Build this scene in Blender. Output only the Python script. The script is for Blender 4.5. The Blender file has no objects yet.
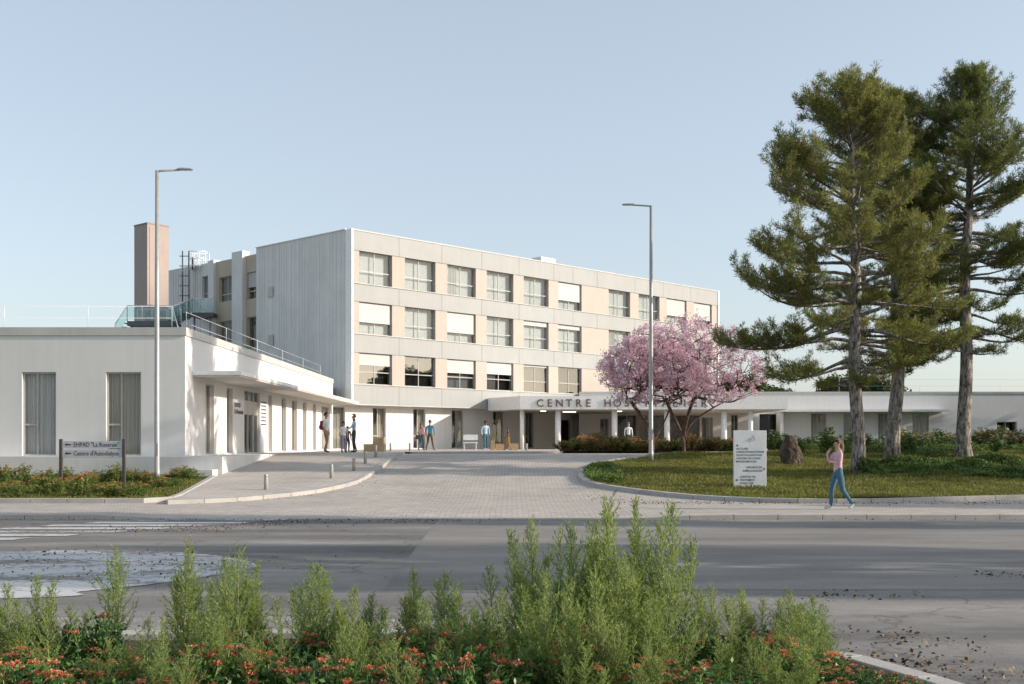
import bpy, bmesh, math, random
import numpy as np
from mathutils import Vector, Matrix
C = bpy.context.scene
COL = C.collection
F = 1141.0; CX = 512.0; HY = 442.0; EYE = 1.75
R = math.radians

# ---------------------------------------------------------------- terrain
def sstep(a, b, x):
    t = min(1.0, max(0.0, (x-a)/(b-a))); return t*t*(3-2*t)
def hgt(Y, X=20.0):
    t = (Y-31.0)/18.5
    t = min(1.0, max(0.0, t))
    k = 0.12
    if t < k: r = t*t/(2*k)
    elif t > 1-k: r = 1-k-(1-t)*(1-t)/(2*k)
    else: r = t-k/2
    r /= (1-k)
    m = min(1.0, max(0.0, (Y-26.0)/1.6))
    inside = sstep(-9.5, -7.5, X)*(1-sstep(2.6, 4.6, X))
    base = 0.10*(1-inside) + (0.015+0.085*m)*inside
    return base + 1.07*r
def ground(px, py):
    lo, hi = 27.0, 88.0
    for _ in range(50):
        mid = (lo+hi)/2
        v = HY+(EYE-hgt(mid))*F/mid
        if v > py: lo = mid
        else: hi = mid
    Y = (lo+hi)/2
    return ((px-CX)/F*Y, Y)
def flat(px, py):
    Y = EYE*F/(py-HY); return ((px-CX)/F*Y, Y)
def zat(py, Y): return EYE+(HY-py)*Y/F
def xat(px, Y): return (px-CX)/F*Y

# ---------------------------------------------------------------- materials
def new_mat(name):
    m = bpy.data.materials.new(name); m.use_nodes = True
    nt = m.node_tree; nt.nodes.clear()
    out = nt.nodes.new('ShaderNodeOutputMaterial')
    return m, nt, out
def pbsdf(nt, out, col, rough=0.7, metal=0.0, spec=0.4):
    b = nt.nodes.new('ShaderNodeBsdfPrincipled')
    b.inputs['Base Color'].default_value = (*col, 1)
    b.inputs['Roughness'].default_value = rough
    b.inputs['Metallic'].default_value = metal
    b.inputs['Specular IOR Level'].default_value = spec
    nt.links.new(b.outputs[0], out.inputs[0])
    return b
def ocoord(nt, scale=(1, 1, 1), kind='Object'):
    tc = nt.nodes.new('ShaderNodeTexCoord'); mp = nt.nodes.new('ShaderNodeMapping')
    mp.inputs['Scale'].default_value = scale
    nt.links.new(tc.outputs[kind], mp.inputs[0]); return mp.outputs[0]
def noise(nt, vec, scale, detail=6, rough=0.6):
    n = nt.nodes.new('ShaderNodeTexNoise'); n.inputs['Scale'].default_value = scale
    n.inputs['Detail'].default_value = detail; n.inputs['Roughness'].default_value = rough
    nt.links.new(vec, n.inputs['Vector']); return n.outputs[0]
def ramp(nt, fac, stops):
    r = nt.nodes.new('ShaderNodeValToRGB')
    el = r.color_ramp.elements
    el[0].position = stops[0][0]; el[0].color = (*stops[0][1], 1)
    el[1].position = stops[-1][0]; el[1].color = (*stops[-1][1], 1)
    for p, c in stops[1:-1]:
        e = el.new(p); e.color = (*c, 1)
    nt.links.new(fac, r.inputs[0]); return r.outputs[0]
def mixc(nt, fac, a, b, mode='MIX'):
    m = nt.nodes.new('ShaderNodeMix'); m.data_type = 'RGBA'; m.blend_type = mode
    if isinstance(fac, float): m.inputs[0].default_value = fac
    else: nt.links.new(fac, m.inputs[0])
    for k, v in ((6, a), (7, b)):
        if isinstance(v, tuple): m.inputs[k].default_value = (*v, 1)
        else: nt.links.new(v, m.inputs[k])
    return m.outputs[2]
def bump(nt, b, h, strength=0.3, dist=0.02):
    n = nt.nodes.new('ShaderNodeBump'); n.inputs['Strength'].default_value = strength
    n.inputs['Distance'].default_value = dist
    nt.links.new(h, n.inputs['Height']); nt.links.new(n.outputs[0], b.inputs['Normal'])
def g3(v): return (v, v, v)
def sc(c, k): return tuple(min(1, x*k) for x in c)

def wear_mat(name, col, rough=0.7, var=0.12, scale=0.6, streak=True, fine=0.05, spec=0.35, metal=0.0, bmp=0.1):
    """painted or rendered surface with soft mottling, faint vertical dirt runs and fine grain"""
    m, nt, out = new_mat(name); b = pbsdf(nt, out, col, rough, metal, spec)
    v = ocoord(nt)
    n1 = noise(nt, v, scale, 5)
    c = ramp(nt, n1, [(0.3, sc(col, 1-var)), (0.7, sc(col, 1+var*0.35))])
    if streak:
        n2 = noise(nt, ocoord(nt, (3.0, 3.0, 0.25)), 1.3, 4)
        f = ramp(nt, n2, [(0.45, g3(1.0)), (0.75, g3(1-var*0.9))])
        c = mixc(nt, 1.0, c, f, 'MULTIPLY')
    n3 = noise(nt, v, 40, 2)
    f = ramp(nt, n3, [(0.3, g3(1-fine)), (0.7, g3(1.0))])
    c = mixc(nt, 1.0, c, f, 'MULTIPLY')
    nt.links.new(c, b.inputs['Base Color'])
    if bmp: bump(nt, b, n3, bmp, 0.01)
    return m
def plain(name, col, rough=0.5, metal=0.0, spec=0.5, var=0.08):
    m, nt, out = new_mat(name); b = pbsdf(nt, out, col, rough, metal, spec)
    n = noise(nt, ocoord(nt), 6.0, 4)
    nt.links.new(ramp(nt, n, [(0.3, sc(col, 1-var)), (0.7, sc(col, 1+var))]), b.inputs['Base Color'])
    return m
def leaf_mat(name, cols, trans=0.35, rough=0.55, spec=0.25):
    m, nt, out = new_mat(name)
    b = nt.nodes.new('ShaderNodeBsdfPrincipled'); b.inputs['Roughness'].default_value = rough
    b.inputs['Specular IOR Level'].default_value = spec
    g = nt.nodes.new('ShaderNodeNewGeometry')
    n = len(cols)
    c = ramp(nt, g.outputs['Random Per Island'], [(i/(n-1), cols[i]) for i in range(n)])
    cl = noise(nt, ocoord(nt), 1.1, 3)
    c = mixc(nt, 1.0, c, ramp(nt, cl, [(0.35, g3(0.72)), (0.65, g3(1.25))]), 'MULTIPLY')
    oi = nt.nodes.new('ShaderNodeObjectInfo')
    c = mixc(nt, 1.0, c, ramp(nt, oi.outputs['Random'], [(0.0, (0.85, 0.9, 0.9)), (1.0, (1.12, 1.06, 1.0))]), 'MULTIPLY')
    nt.links.new(c, b.inputs['Base Color'])
    t = nt.nodes.new('ShaderNodeBsdfTranslucent'); nt.links.new(c, t.inputs[0])
    mx = nt.nodes.new('ShaderNodeMixShader'); mx.inputs[0].default_value = trans
    nt.links.new(b.outputs[0], mx.inputs[1]); nt.links.new(t.outputs[0], mx.inputs[2])
    nt.links.new(mx.outputs[0], out.inputs[0])
    return m

M = {}
M['plaster'] = wear_mat('plaster', (0.72, 0.705, 0.685), 0.8, 0.06, 0.4)
M['plinth'] = wear_mat('plinth', (0.66, 0.65, 0.63), 0.85, 0.10, 0.5)
M['coping'] = wear_mat('coping', (0.52, 0.51, 0.485), 0.5, 0.10, 0.7)
M['soffit'] = wear_mat('soffit', (0.60, 0.565, 0.51), 0.75, 0.10, 0.5, streak=False)
M['gpanel'] = wear_mat('grey_panel', (0.355, 0.366, 0.36), 0.6, 0.07, 0.5)
M['tan'] = wear_mat('tan_panel', (0.455, 0.40, 0.35), 0.65, 0.06, 0.6)
M['tan2'] = wear_mat('tan_panel_dull', (0.50, 0.42, 0.33), 0.7, 0.08, 0.6)
M['clad'] = wear_mat('grey_cladding', (0.68, 0.67, 0.65), 0.5, 0.10, 0.5)
M['cladrib'] = plain('cladding_rib', (0.36, 0.36, 0.37), 0.5)
M['trim'] = plain('white_trim', (0.8, 0.8, 0.78), 0.45)
M['chim'] = wear_mat('mauve_render', (0.42, 0.345, 0.315), 0.85, 0.10, 0.4)
M['chimcap'] = plain('chimney_cap', (0.22, 0.19, 0.18), 0.6)
M['frame'] = plain('taupe_frame', (0.44, 0.42, 0.38), 0.4)
M['wframe'] = plain('pale_frame', (0.33, 0.335, 0.325), 0.4)
M['shutter'] = plain('roller_shutter', (0.46, 0.46, 0.445), 0.5, var=0.03)
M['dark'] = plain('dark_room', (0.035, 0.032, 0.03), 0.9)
M['roofing'] = plain('roofing', (0.30, 0.30, 0.29), 0.9)
M['steel'] = plain('galvanised_steel', (0.42, 0.43, 0.44), 0.4, 0.6)
M['steeld'] = plain('dark_steel', (0.10, 0.10, 0.11), 0.45, 0.3)
M['pole'] = plain('grey_pole', (0.36, 0.355, 0.34), 0.42, 0.3)
M['bronze'] = plain('bronze_letter', (0.16, 0.095, 0.065), 0.4, 0.3)
M['ink'] = plain('ink', (0.04, 0.045, 0.06), 0.6)
M['signw'] = plain('sign_face', (0.70, 0.71, 0.72), 0.35)
M['signg'] = plain('sign_plate', (0.46, 0.46, 0.475), 0.35)
M['post'] = plain('dark_post', (0.06, 0.055, 0.05), 0.5)
M['conc'] = wear_mat('concrete', (0.46, 0.44, 0.41), 0.85, 0.18, 1.2, streak=False, fine=0.15, bmp=0.3)
M['white'] = plain('white_metal', (0.78, 0.78, 0.77), 0.4)
M['wood'] = wear_mat('pale_wood', (0.52, 0.38, 0.22), 0.65, 0.15, 3.0)
M['lamp'] = None

def pane_mat(name, tint, refl):
    tint = tuple(x**0.5 for x in tint)
    m, nt, out = new_mat(name)
    t = nt.nodes.new('ShaderNodeBsdfTransparent'); t.inputs[0].default_value = (*tint, 1)
    g = nt.nodes.new('ShaderNodeBsdfGlossy'); g.inputs[0].default_value = (0.62, 0.66, 0.70, 1); g.inputs['Roughness'].default_value = 0.02
    n = noise(nt, ocoord(nt), 0.9, 2); bm = nt.nodes.new('ShaderNodeBump'); bm.inputs['Strength'].default_value = 0.04
    bm.inputs['Distance'].default_value = 0.05
    nt.links.new(n, bm.inputs['Height']); nt.links.new(bm.outputs[0], g.inputs['Normal'])
    f = nt.nodes.new('ShaderNodeFresnel'); f.inputs[0].default_value = 1.45
    mth = nt.nodes.new('ShaderNodeMath'); mth.operation = 'MAXIMUM'; mth.inputs[1].default_value = refl
    nt.links.new(f.outputs[0], mth.inputs[0])
    ge = nt.nodes.new('ShaderNodeNewGeometry'); fr = nt.nodes.new('ShaderNodeMath'); fr.operation = 'SUBTRACT'; fr.inputs[0].default_value = 1.0; nt.links.new(ge.outputs['Backfacing'], fr.inputs[1])
    fm = nt.nodes.new('ShaderNodeMath'); fm.operation = 'MULTIPLY'; nt.links.new(mth.outputs[0], fm.inputs[0]); nt.links.new(fr.outputs[0], fm.inputs[1])
    mx = nt.nodes.new('ShaderNodeMixShader'); nt.links.new(fm.outputs[0], mx.inputs[0])
    nt.links.new(t.outputs[0], mx.inputs[1]); nt.links.new(g.outputs[0], mx.inputs[2]); nt.links.new(mx.outputs[0], out.inputs[0])
    return m
M['glass'] = pane_mat('window_glass', (0.80, 0.83, 0.82), 0.05)
M['glassr'] = pane_mat('reflecting_glass', (0.5, 0.52, 0.51), 0.16)
M['glassc'] = pane_mat('clear_glass', (0.93, 0.93, 0.92), 0.06)
M['glassg'] = pane_mat('green_glass', (0.62, 0.80, 0.76), 0.14)

def curtain_mat(name, col, sx=9.0):
    m, nt, out = new_mat(name); b = pbsdf(nt, out, col, 0.9, 0, 0.1)
    n = noise(nt, ocoord(nt, (sx, sx, 0.15)), 1.2, 3)
    nt.links.new(ramp(nt, n, [(0.3, sc(col, 0.72)), (0.7, col)]), b.inputs['Base Color'])
    return m
M['curt'] = curtain_mat('curtain_grey', (0.62, 0.615, 0.60))
M['curtb'] = curtain_mat('curtain_beige', (0.52, 0.49, 0.43))
M['room'] = plain('room_grey', (0.48, 0.50, 0.505), 0.9)
M['roomb'] = plain('room_brown', (0.20, 0.165, 0.13), 0.9, var=0.4)

def paver_mat(name, col, bw, bh, mort, contrast=0.16):
    m, nt, out = new_mat(name); b = pbsdf(nt, out, col, 0.85, 0, 0.3)
    v = ocoord(nt)
    br = nt.nodes.new('ShaderNodeTexBrick'); nt.links.new(v, br.inputs['Vector'])
    br.inputs['Scale'].default_value = 1.0; br.inputs['Brick Width'].default_value = bw; br.inputs['Row Height'].default_value = bh
    br.inputs['Mortar Size'].default_value = mort
    br.inputs['Color1'].default_value = (*sc(col, 1+contrast*0.5), 1); br.inputs['Color2'].default_value = (*sc(col, 1-contrast), 1)
    br.inputs['Mortar'].default_value = (*sc(col, 0.45), 1)
    n1 = noise(nt, v, 0.35, 6); n2 = noise(nt, v, 9, 4)
    c = mixc(nt, 1.0, br.outputs[0], ramp(nt, n1, [(0.3, g3(0.80)), (0.7, g3(1.06))]), 'MULTIPLY')
    c = mixc(nt, 1.0, c, ramp(nt, n2, [(0.3, g3(0.86)), (0.65, g3(1.0))]), 'MULTIPLY')
    nt.links.new(c, b.inputs['Base Color']); bump(nt, b, br.outputs['Fac'], -0.25, 0.01)
    return m
M['paver'] = paver_mat('drive_pavers', (0.54, 0.49, 0.435), 0.26, 0.13, 0.008)
M['walk'] = paver_mat('sidewalk_slabs', (0.54, 0.49, 0.435), 0.6, 0.3, 0.006, 0.07)

def asphalt_mat():
    m, nt, out = new_mat('asphalt'); b = pbsdf(nt, out, (0.1, 0.1, 0.1), 0.8, 0, 0.35)
    v = ocoord(nt)
    n1 = noise(nt, ocoord(nt, (0.5, 1.4, 1)), 0.33, 7, 0.62)
    c = ramp(nt, n1, [(0.32, (0.14, 0.132, 0.124)), (0.5, (0.22, 0.207, 0.19)), (0.68, (0.33, 0.305, 0.275))])
    # tyre-polished lanes and soft stains, contrast deepened to paint sun dapple into the colour
    n2 = noise(nt, ocoord(nt, (0.04, 1.0, 1)), 0.8, 4)
    c = mixc(nt, 1.0, c, ramp(nt, n2, [(0.35, g3(0.68)), (0.65, g3(1.18))]), 'MULTIPLY')
    n3 = noise(nt, v, 55, 3); n4 = noise(nt, v, 5, 6)
    c = mixc(nt, 1.0, c, ramp(nt, n3, [(0.3, g3(0.70)), (0.7, g3(1.2))]), 'MULTIPLY')
    c = mixc(nt, 1.0, c, ramp(nt, n4, [(0.3, g3(0.85)), (0.6, g3(1.0))]), 'MULTIPLY')
    vo = nt.nodes.new('ShaderNodeTexVoronoi'); vo.feature = 'DISTANCE_TO_EDGE'; vo.inputs['Scale'].default_value = 0.22
    wv = nt.nodes.new('ShaderNodeVectorMath'); wv.operation = 'ADD'
    nn = nt.nodes.new('ShaderNodeTexNoise'); nn.inputs['Scale'].default_value = 1.5; nn.inputs['Detail'].default_value = 6
    nt.links.new(v, nn.inputs['Vector']); nt.links.new(v, wv.inputs[0]); nt.links.new(nn.outputs['Color'], wv.inputs[1])
    nt.links.new(wv.outputs[0], vo.inputs['Vector'])
    c = mixc(nt, 1.0, c, ramp(nt, vo.outputs[0], [(0.0, g3(0.55)), (0.006, g3(1.0))]), 'MULTIPLY')
    nt.links.new(c, b.inputs['Base Color']); bump(nt, b, n3, 0.4, 0.008)
    return m
M['asphalt'] = asphalt_mat()
def asphalt_patch():
    m, nt, out = new_mat('asphalt_patch'); b = pbsdf(nt, out, (0.1, 0.1, 0.1), 0.8, 0, 0.35)
    v = ocoord(nt); n1 = noise(nt, ocoord(nt, (0.4, 1.2, 1)), 0.5, 7); n3 = noise(nt, v, 55, 3)
    c = ramp(nt, n1, [(0.3, (0.155, 0.147, 0.137)), (0.7, (0.295, 0.275, 0.25))])
    c = mixc(nt, 1.0, c, ramp(nt, n3, [(0.3, g3(0.72)), (0.7, g3(1.2))]), 'MULTIPLY')
    nt.links.new(c, b.inputs['Base Color']); bump(nt, b, n3, 0.4, 0.008); return m
M['patch'] = asphalt_patch()
def paint_mat():
    m, nt, out = new_mat('road_paint'); b = pbsdf(nt, out, (0.6, 0.6, 0.6), 0.7, 0, 0.3)
    v = ocoord(nt); n = noise(nt, v, 7.0, 8, 0.75); n2 = noise(nt, ocoord(nt, (0.3, 1, 1)), 1.0, 5)
    mx = nt.nodes.new('ShaderNodeMath'); mx.operation = 'ADD'; nt.links.new(n, mx.inputs[0]); nt.links.new(n2, mx.inputs[1])
    c = ramp(nt, mx.outputs[0], [(0.88, (0.19, 0.18, 0.17)), (0.99, (0.36, 0.36, 0.355)), (1.2, (0.52, 0.52, 0.51))])
    nt.links.new(c, b.inputs['Base Color']); return m
M['paint'] = paint_mat()
def soil_mat(name, a, c2, d):
    m, nt, out = new_mat(name); b = pbsdf(nt, out, a, 0.95, 0, 0.1)
    v = ocoord(nt); n = noise(nt, v, 1.2, 8, 0.7)
    nt.links.new(ramp(nt, n, [(0.3, a), (0.5, c2), (0.7, d)]), b.inputs['Base Color']); bump(nt, b, noise(nt, v, 12, 5), 0.6, 0.05); return m
M['gravel'] = soil_mat('gravel', (0.16, 0.15, 0.135), (0.30, 0.28, 0.25), (0.42, 0.39, 0.35))
M['soil'] = soil_mat('soil', (0.05, 0.04, 0.028), (0.08, 0.065, 0.045), (0.06, 0.07, 0.03))
M['turf'] = soil_mat('turf', (0.045, 0.06, 0.015), (0.085, 0.10, 0.025), (0.15, 0.15, 0.045))
M['rock'] = soil_mat('rock', (0.05, 0.038, 0.03), (0.10, 0.078, 0.062), (0.18, 0.145, 0.12))
def bark_mat(name, a, b2):
    m, nt, out = new_mat(name); b = pbsdf(nt, out, a, 0.9, 0, 0.15)
    n = noise(nt, ocoord(nt, (7, 7, 2.2)), 1.6, 8, 0.75)
    nt.links.new(ramp(nt, n, [(0.40, a), (0.50, sc(b2, .55)), (0.60, b2)]), b.inputs['Base Color']); bump(nt, b, n, 0.9, 0.06); return m
M['bark'] = bark_mat('pine_bark', (0.06, 0.05, 0.045), (0.46, 0.41, 0.37))
M['barkc'] = bark_mat('cherry_bark', (0.06, 0.04, 0.035), (0.17, 0.12, 0.10))
M['pine'] = leaf_mat('pine_needles', [(0.13, 0.165, 0.045), (0.21, 0.23, 0.06), (0.34, 0.31, 0.09), (0.09, 0.13, 0.04)], 0.4)
M['pineb'] = leaf_mat('pine_needles_green', [(0.10, 0.145, 0.04), (0.17, 0.20, 0.05), (0.25, 0.26, 0.07), (0.08, 0.11, 0.035)], 0.35)
M['blossom'] = leaf_mat('cherry_blossom', [(0.62, 0.40, 0.52), (0.74, 0.54, 0.64), (0.84, 0.70, 0.76), (0.48, 0.28, 0.38)], 0.5)
M['broad'] = leaf_mat('broad_leaves', [(0.04, 0.065, 0.02), (0.06, 0.09, 0.03), (0.09, 0.11, 0.035)], 0.3)
M['feather'] = leaf_mat('feather_leaves', [(0.17, 0.29, 0.06), (0.27, 0.40, 0.09), (0.45, 0.54, 0.17), (0.09, 0.17, 0.04), (0.34, 0.36, 0.15)], 0.5)
M['fstem'] = plain('green_stem', (0.22, 0.24, 0.09), 0.7)
M['ixleaf'] = leaf_mat('glossy_leaves', [(0.035, 0.10, 0.02), (0.06, 0.16, 0.03), (0.12, 0.25, 0.05), (0.02, 0.06, 0.015)], 0.25, 0.4, 0.4)
M['ixflow'] = leaf_mat('red_petals', [(0.52, 0.13, 0.06), (0.62, 0.21, 0.10), (0.72, 0.36, 0.22), (0.40, 0.08, 0.045)], 0.3)
M['orflow'] = leaf_mat('orange_petals', [(0.62, 0.17, 0.05), (0.72, 0.30, 0.10), (0.75, 0.42, 0.22)], 0.3)
M['yleaf'] = leaf_mat('bed_leaves', [(0.07, 0.13, 0.025), (0.13, 0.19, 0.04), (0.22, 0.25, 0.07)], 0.35)
M['rust'] = leaf_mat('rust_leaves', [(0.26, 0.12, 0.06), (0.13, 0.16, 0.05), (0.34, 0.19, 0.08), (0.17, 0.19, 0.06), (0.10, 0.14, 0.04)], 0.35)
M['meadow'] = leaf_mat('meadow_leaves', [(0.055, 0.10, 0.025), (0.10, 0.165, 0.04), (0.18, 0.24, 0.07)], 0.35)
M['umbel'] = leaf_mat('white_flowers', [(0.5, 0.5, 0.42), (0.68, 0.68, 0.6)], 0.3)
M['grass'] = leaf_mat('grass_blades', [(0.075, 0.105, 0.02), (0.135, 0.16, 0.033), (0.21, 0.215, 0.05), (0.31, 0.27, 0.10)], 0.4)
M['litter'] = leaf_mat('dead_leaves', [(0.03, 0.025, 0.02), (0.05, 0.035, 0.025), (0.12, 0.075, 0.04), (0.30, 0.21, 0.12), (0.04, 0.035, 0.03), (0.07, 0.05, 0.03)], 0.1)
M['hair'] = plain('dark_hair', (0.05, 0.028, 0.018), 0.6)
M['skin'] = plain('skin', (0.46, 0.27, 0.19), 0.55)
M['skind'] = plain('skin_dark', (0.14, 0.075, 0.05), 0.55)
for n_, c_ in dict(c_pink=(0.58, 0.37, 0.42), c_jean=(0.05, 0.125, 0.18), c_white=(0.72, 0.74, 0.74), c_blue=(0.20, 0.42, 0.55), c_teal=(0.06, 0.26, 0.38),
                   c_tan=(0.34, 0.23, 0.16), c_dark=(0.05, 0.055, 0.06), c_brown=(0.12, 0.08, 0.05), c_orange=(0.36, 0.17, 0.05), c_lav=(0.30, 0.26, 0.38),
                   c_red=(0.28, 0.05, 0.04), c_pale=(0.38, 0.52, 0.62), c_shoe=(0.50, 0.50, 0.5)).items():
    M[n_] = plain(n_, c_, 0.85, var=0.15)

# ---------------------------------------------------------------- mesh helpers
def link(o, parent=None):
    COL.objects.link(o)
    if parent is not None: o.parent = parent
    return o
def np_mesh(name, V, Q, mats, parent=None, mi=None, smooth=False):
    """V (n,3); Q (m,k) equal-size faces"""
    V = np.asarray(V, dtype=np.float32); Q = np.asarray(Q, dtype=np.int32)
    me = bpy.data.meshes.new(name)
    k = Q.shape[1]
    me.vertices.add(len(V)); me.vertices.foreach_set('co', V.ravel())
    me.loops.add(Q.size); me.loops.foreach_set('vertex_index', Q.ravel())
    me.polygons.add(len(Q)); me.polygons.foreach_set('loop_start', np.arange(0, Q.size, k, dtype=np.int32))
    me.polygons.foreach_set('loop_total', np.full(len(Q), k, dtype=np.int32))
    if not isinstance(mats, (list, tuple)): mats = [mats]
    for m in mats: me.materials.append(m)
    if mi is not None: me.polygons.foreach_set('material_index', np.asarray(mi, dtype=np.int32))
    if smooth: me.polygons.foreach_set('use_smooth', np.ones(len(Q), dtype=bool))
    me.update(calc_edges=True)
    o = bpy.data.objects.new(name, me); return link(o, parent)

class MB:
    def __init__(s, T=None): s.v = []; s.f = []; s.m = []; s.T = T; s.cur = 0; s.sm = []
    def add(s, vs, fs, smooth=False):
        n = len(s.v)
        if s.T is not None: vs = [tuple(s.T @ Vector(v)) for v in vs]
        s.v += [tuple(v) for v in vs]
        for f in fs: s.f.append([i+n for i in f]); s.m.append(s.cur); s.sm.append(smooth)
    def box(s, x0, x1, y0, y1, z0, z1):
        x0, x1 = min(x0, x1), max(x0, x1); y0, y1 = min(y0, y1), max(y0, y1); z0, z1 = min(z0, z1), max(z0, z1)
        s.add([(x0,y0,z0),(x1,y0,z0),(x1,y1,z0),(x0,y1,z0),(x0,y0,z1),(x1,y0,z1),(x1,y1,z1),(x0,y1,z1)],
              [(0,3,2,1),(4,5,6,7),(0,1,5,4),(1,2,6,5),(2,3,7,6),(3,0,4,7)])
        return s
    def prism(s, pts, z0, z1):
        n = len(pts)
        a = sum(pts[i][0]*pts[(i+1)%n][1]-pts[(i+1)%n][0]*pts[i][1] for i in range(n))
        if a < 0: pts = pts[::-1]
        s.add([(x,y,z0) for x,y in pts]+[(x,y,z1) for x,y in pts],
              [tuple(range(n-1,-1,-1)), tuple(range(n,2*n))]+[(i,(i+1)%n,n+(i+1)%n,n+i) for i in range(n)])
        return s
    def tube(s, pts, rad, sides=8, caps=True):
        pts = [Vector(p) for p in pts]
        if not hasattr(rad, '__len__'): rad = [rad]*len(pts)
        vs = []; n = len(pts); prev = None
        for i, p in enumerate(pts):
            d = (pts[min(i+1,n-1)]-pts[max(i-1,0)]).normalized()
            if prev is None:
                a = Vector((0,0,1)) if abs(d.z) < 0.9 else Vector((1,0,0))
                u = d.cross(a).normalized()
            else:
                u = (prev-d*prev.dot(d)).normalized()
            prev = u; w = d.cross(u)
            for k in range(sides):
                t = 2*math.pi*k/sides
                vs.append(p+(u*math.cos(t)+w*math.sin(t))*rad[i])
        fs = []
        for i in range(n-1):
            for k in range(sides):
                fs.append((i*sides+k, i*sides+(k+1)%sides, (i+1)*sides+(k+1)%sides, (i+1)*sides+k))
        if caps: fs += [tuple(range(sides-1,-1,-1)), tuple((n-1)*sides+k for k in range(sides))]
        s.add(vs, fs, True); return s
    def ell(s, c, r, seg=10, rings=7):
        vs = []; fs = []
        for i in range(rings+1):
            ph = math.pi*i/rings
            for k in range(seg):
                t = 2*math.pi*k/seg
                vs.append((c[0]+r[0]*math.sin(ph)*math.cos(t), c[1]+r[1]*math.sin(ph)*math.sin(t), c[2]-r[2]*math.cos(ph)))
        for i in range(rings):
            for k in range(seg):
                fs.append((i*seg+k, i*seg+(k+1)%seg, (i+1)*seg+(k+1)%seg, (i+1)*seg+k))
        s.add(vs, fs, True); return s
    def build(s, name, mats, parent=None, bevel=0.0):
        me = bpy.data.meshes.new(name); me.from_pydata(s.v, [], s.f)
        if not isinstance(mats, (list, tuple)): mats = [mats]
        for m in mats: me.materials.append(m)
        me.polygons.foreach_set('material_index', s.m); me.polygons.foreach_set('use_smooth', s.sm)
        me.update()
        o = bpy.data.objects.new(name, me); link(o, parent)
        if bevel:
            b = o.modifiers.new('b', 'BEVEL'); b.width = bevel; b.segments = 2; b.limit_method = 'ANGLE'
        return o
def tag(o, label=None, cat=None, group=None, kind=None):
    if label: o['label'] = label
    if cat: o['category'] = cat
    if group: o['group'] = group
    if kind: o['kind'] = kind
    return o
def empty(name, loc, rz=0.0):
    e = bpy.data.objects.new(name, None); e.location = loc; e.rotation_euler = (0,0,rz); e.empty_display_size = 0.3
    return link(e)
def copy_tree(o, parent=None):
    c = o.copy(); COL.objects.link(c)
    if parent is not None: c.parent = parent
    for ch in list(o.children): copy_tree(ch, c)
    return c
def leaves(P, D, L, W, rng, curl=None):
    """diamond leaf quads at P (n,3), direction D (n,3), length L, width W -> verts, quads"""
    n = len(P)
    D = D/np.maximum(np.linalg.norm(D, axis=1, keepdims=True), 1e-6)
    A = rng.normal(size=(n, 3)); S = np.cross(D, A); S /= np.maximum(np.linalg.norm(S, axis=1, keepdims=True), 1e-6)
    L = np.broadcast_to(np.asarray(L, dtype=float).reshape(-1, 1), (n, 1)); W = np.broadcast_to(np.asarray(W, dtype=float).reshape(-1, 1), (n, 1))
    V = np.stack([P, P+D*L*0.5+S*W*0.5, P+D*L, P+D*L*0.5-S*W*0.5], axis=1).reshape(-1, 3)
    Q = np.arange(n*4).reshape(-1, 4)
    return V, Q
def rand_dirs(n, rng, up=0.0):
    d = rng.normal(size=(n, 3)); d /= np.linalg.norm(d, axis=1, keepdims=True); d[:, 2] += up
    return d/np.linalg.norm(d, axis=1, keepdims=True)
def segs_mesh(name, A, B, ra, rb, mat, parent, sides=5):
    """many tapered segments as one mesh (numpy)"""
    A = np.asarray(A); B = np.asarray(B); ra = np.asarray(ra).reshape(-1,1); rb = np.asarray(rb).reshape(-1,1)
    n = len(A); D = B-A; D /= np.maximum(np.linalg.norm(D, axis=1, keepdims=True), 1e-6)
    ref = np.where(np.abs(D[:, 2:3]) < 0.9, np.array([[0,0,1.0]]), np.array([[1.0,0,0]]))
    U = np.cross(D, ref); U /= np.linalg.norm(U, axis=1, keepdims=True); Wv = np.cross(D, U)
    rings = []
    for (P, r) in ((A, ra), (B+D*ra*0.3, rb)):
        for k in range(sides):
            t = 2*math.pi*k/sides; rings.append(P+(U*math.cos(t)+Wv*math.sin(t))*r)
    V = np.stack(rings, axis=1).reshape(-1, 3)
    base = np.arange(n)[:, None, None]*(2*sides)
    q = np.array([[k, (k+1)%sides, sides+(k+1)%sides, sides+k] for k in range(sides)])[None]
    return np_mesh(name, V, (base+q).reshape(-1, 4), mat, parent, smooth=True)

# ---------------------------------------------------------------- camera, sky, sun
cam = bpy.data.cameras.new('camera'); cam.sensor_width = 36; cam.lens = 36*F/1024.0
cam.shift_y = (HY-342.0)/1024.0; cam.clip_start = 0.1; cam.clip_end = 20000
co = bpy.data.objects.new('camera', cam); co.location = (0, 0, EYE); co.rotation_euler = (R(90), 0, 0); link(co); C.camera = co
SUN_EL, SUN_AZ = 19.0, 96.5     # azimuth measured clockwise from +Y
w = bpy.data.worlds.new('World'); C.world = w; w.use_nodes = True
nt = w.node_tree; nt.nodes.clear()
wo = nt.nodes.new('ShaderNodeOutputWorld'); bg = nt.nodes.new('ShaderNodeBackground'); sk = nt.nodes.new('ShaderNodeTexSky')
sk.sky_type = 'NISHITA'; sk.sun_disc = False; sk.sun_elevation = R(SUN_EL); sk.sun_rotation = R(SUN_AZ)
sk.altitude = 50; sk.air_density = 1.0; sk.dust_density = 1.6; sk.ozone_density = 1.0
bg.inputs[1].default_value = 0.15
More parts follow.
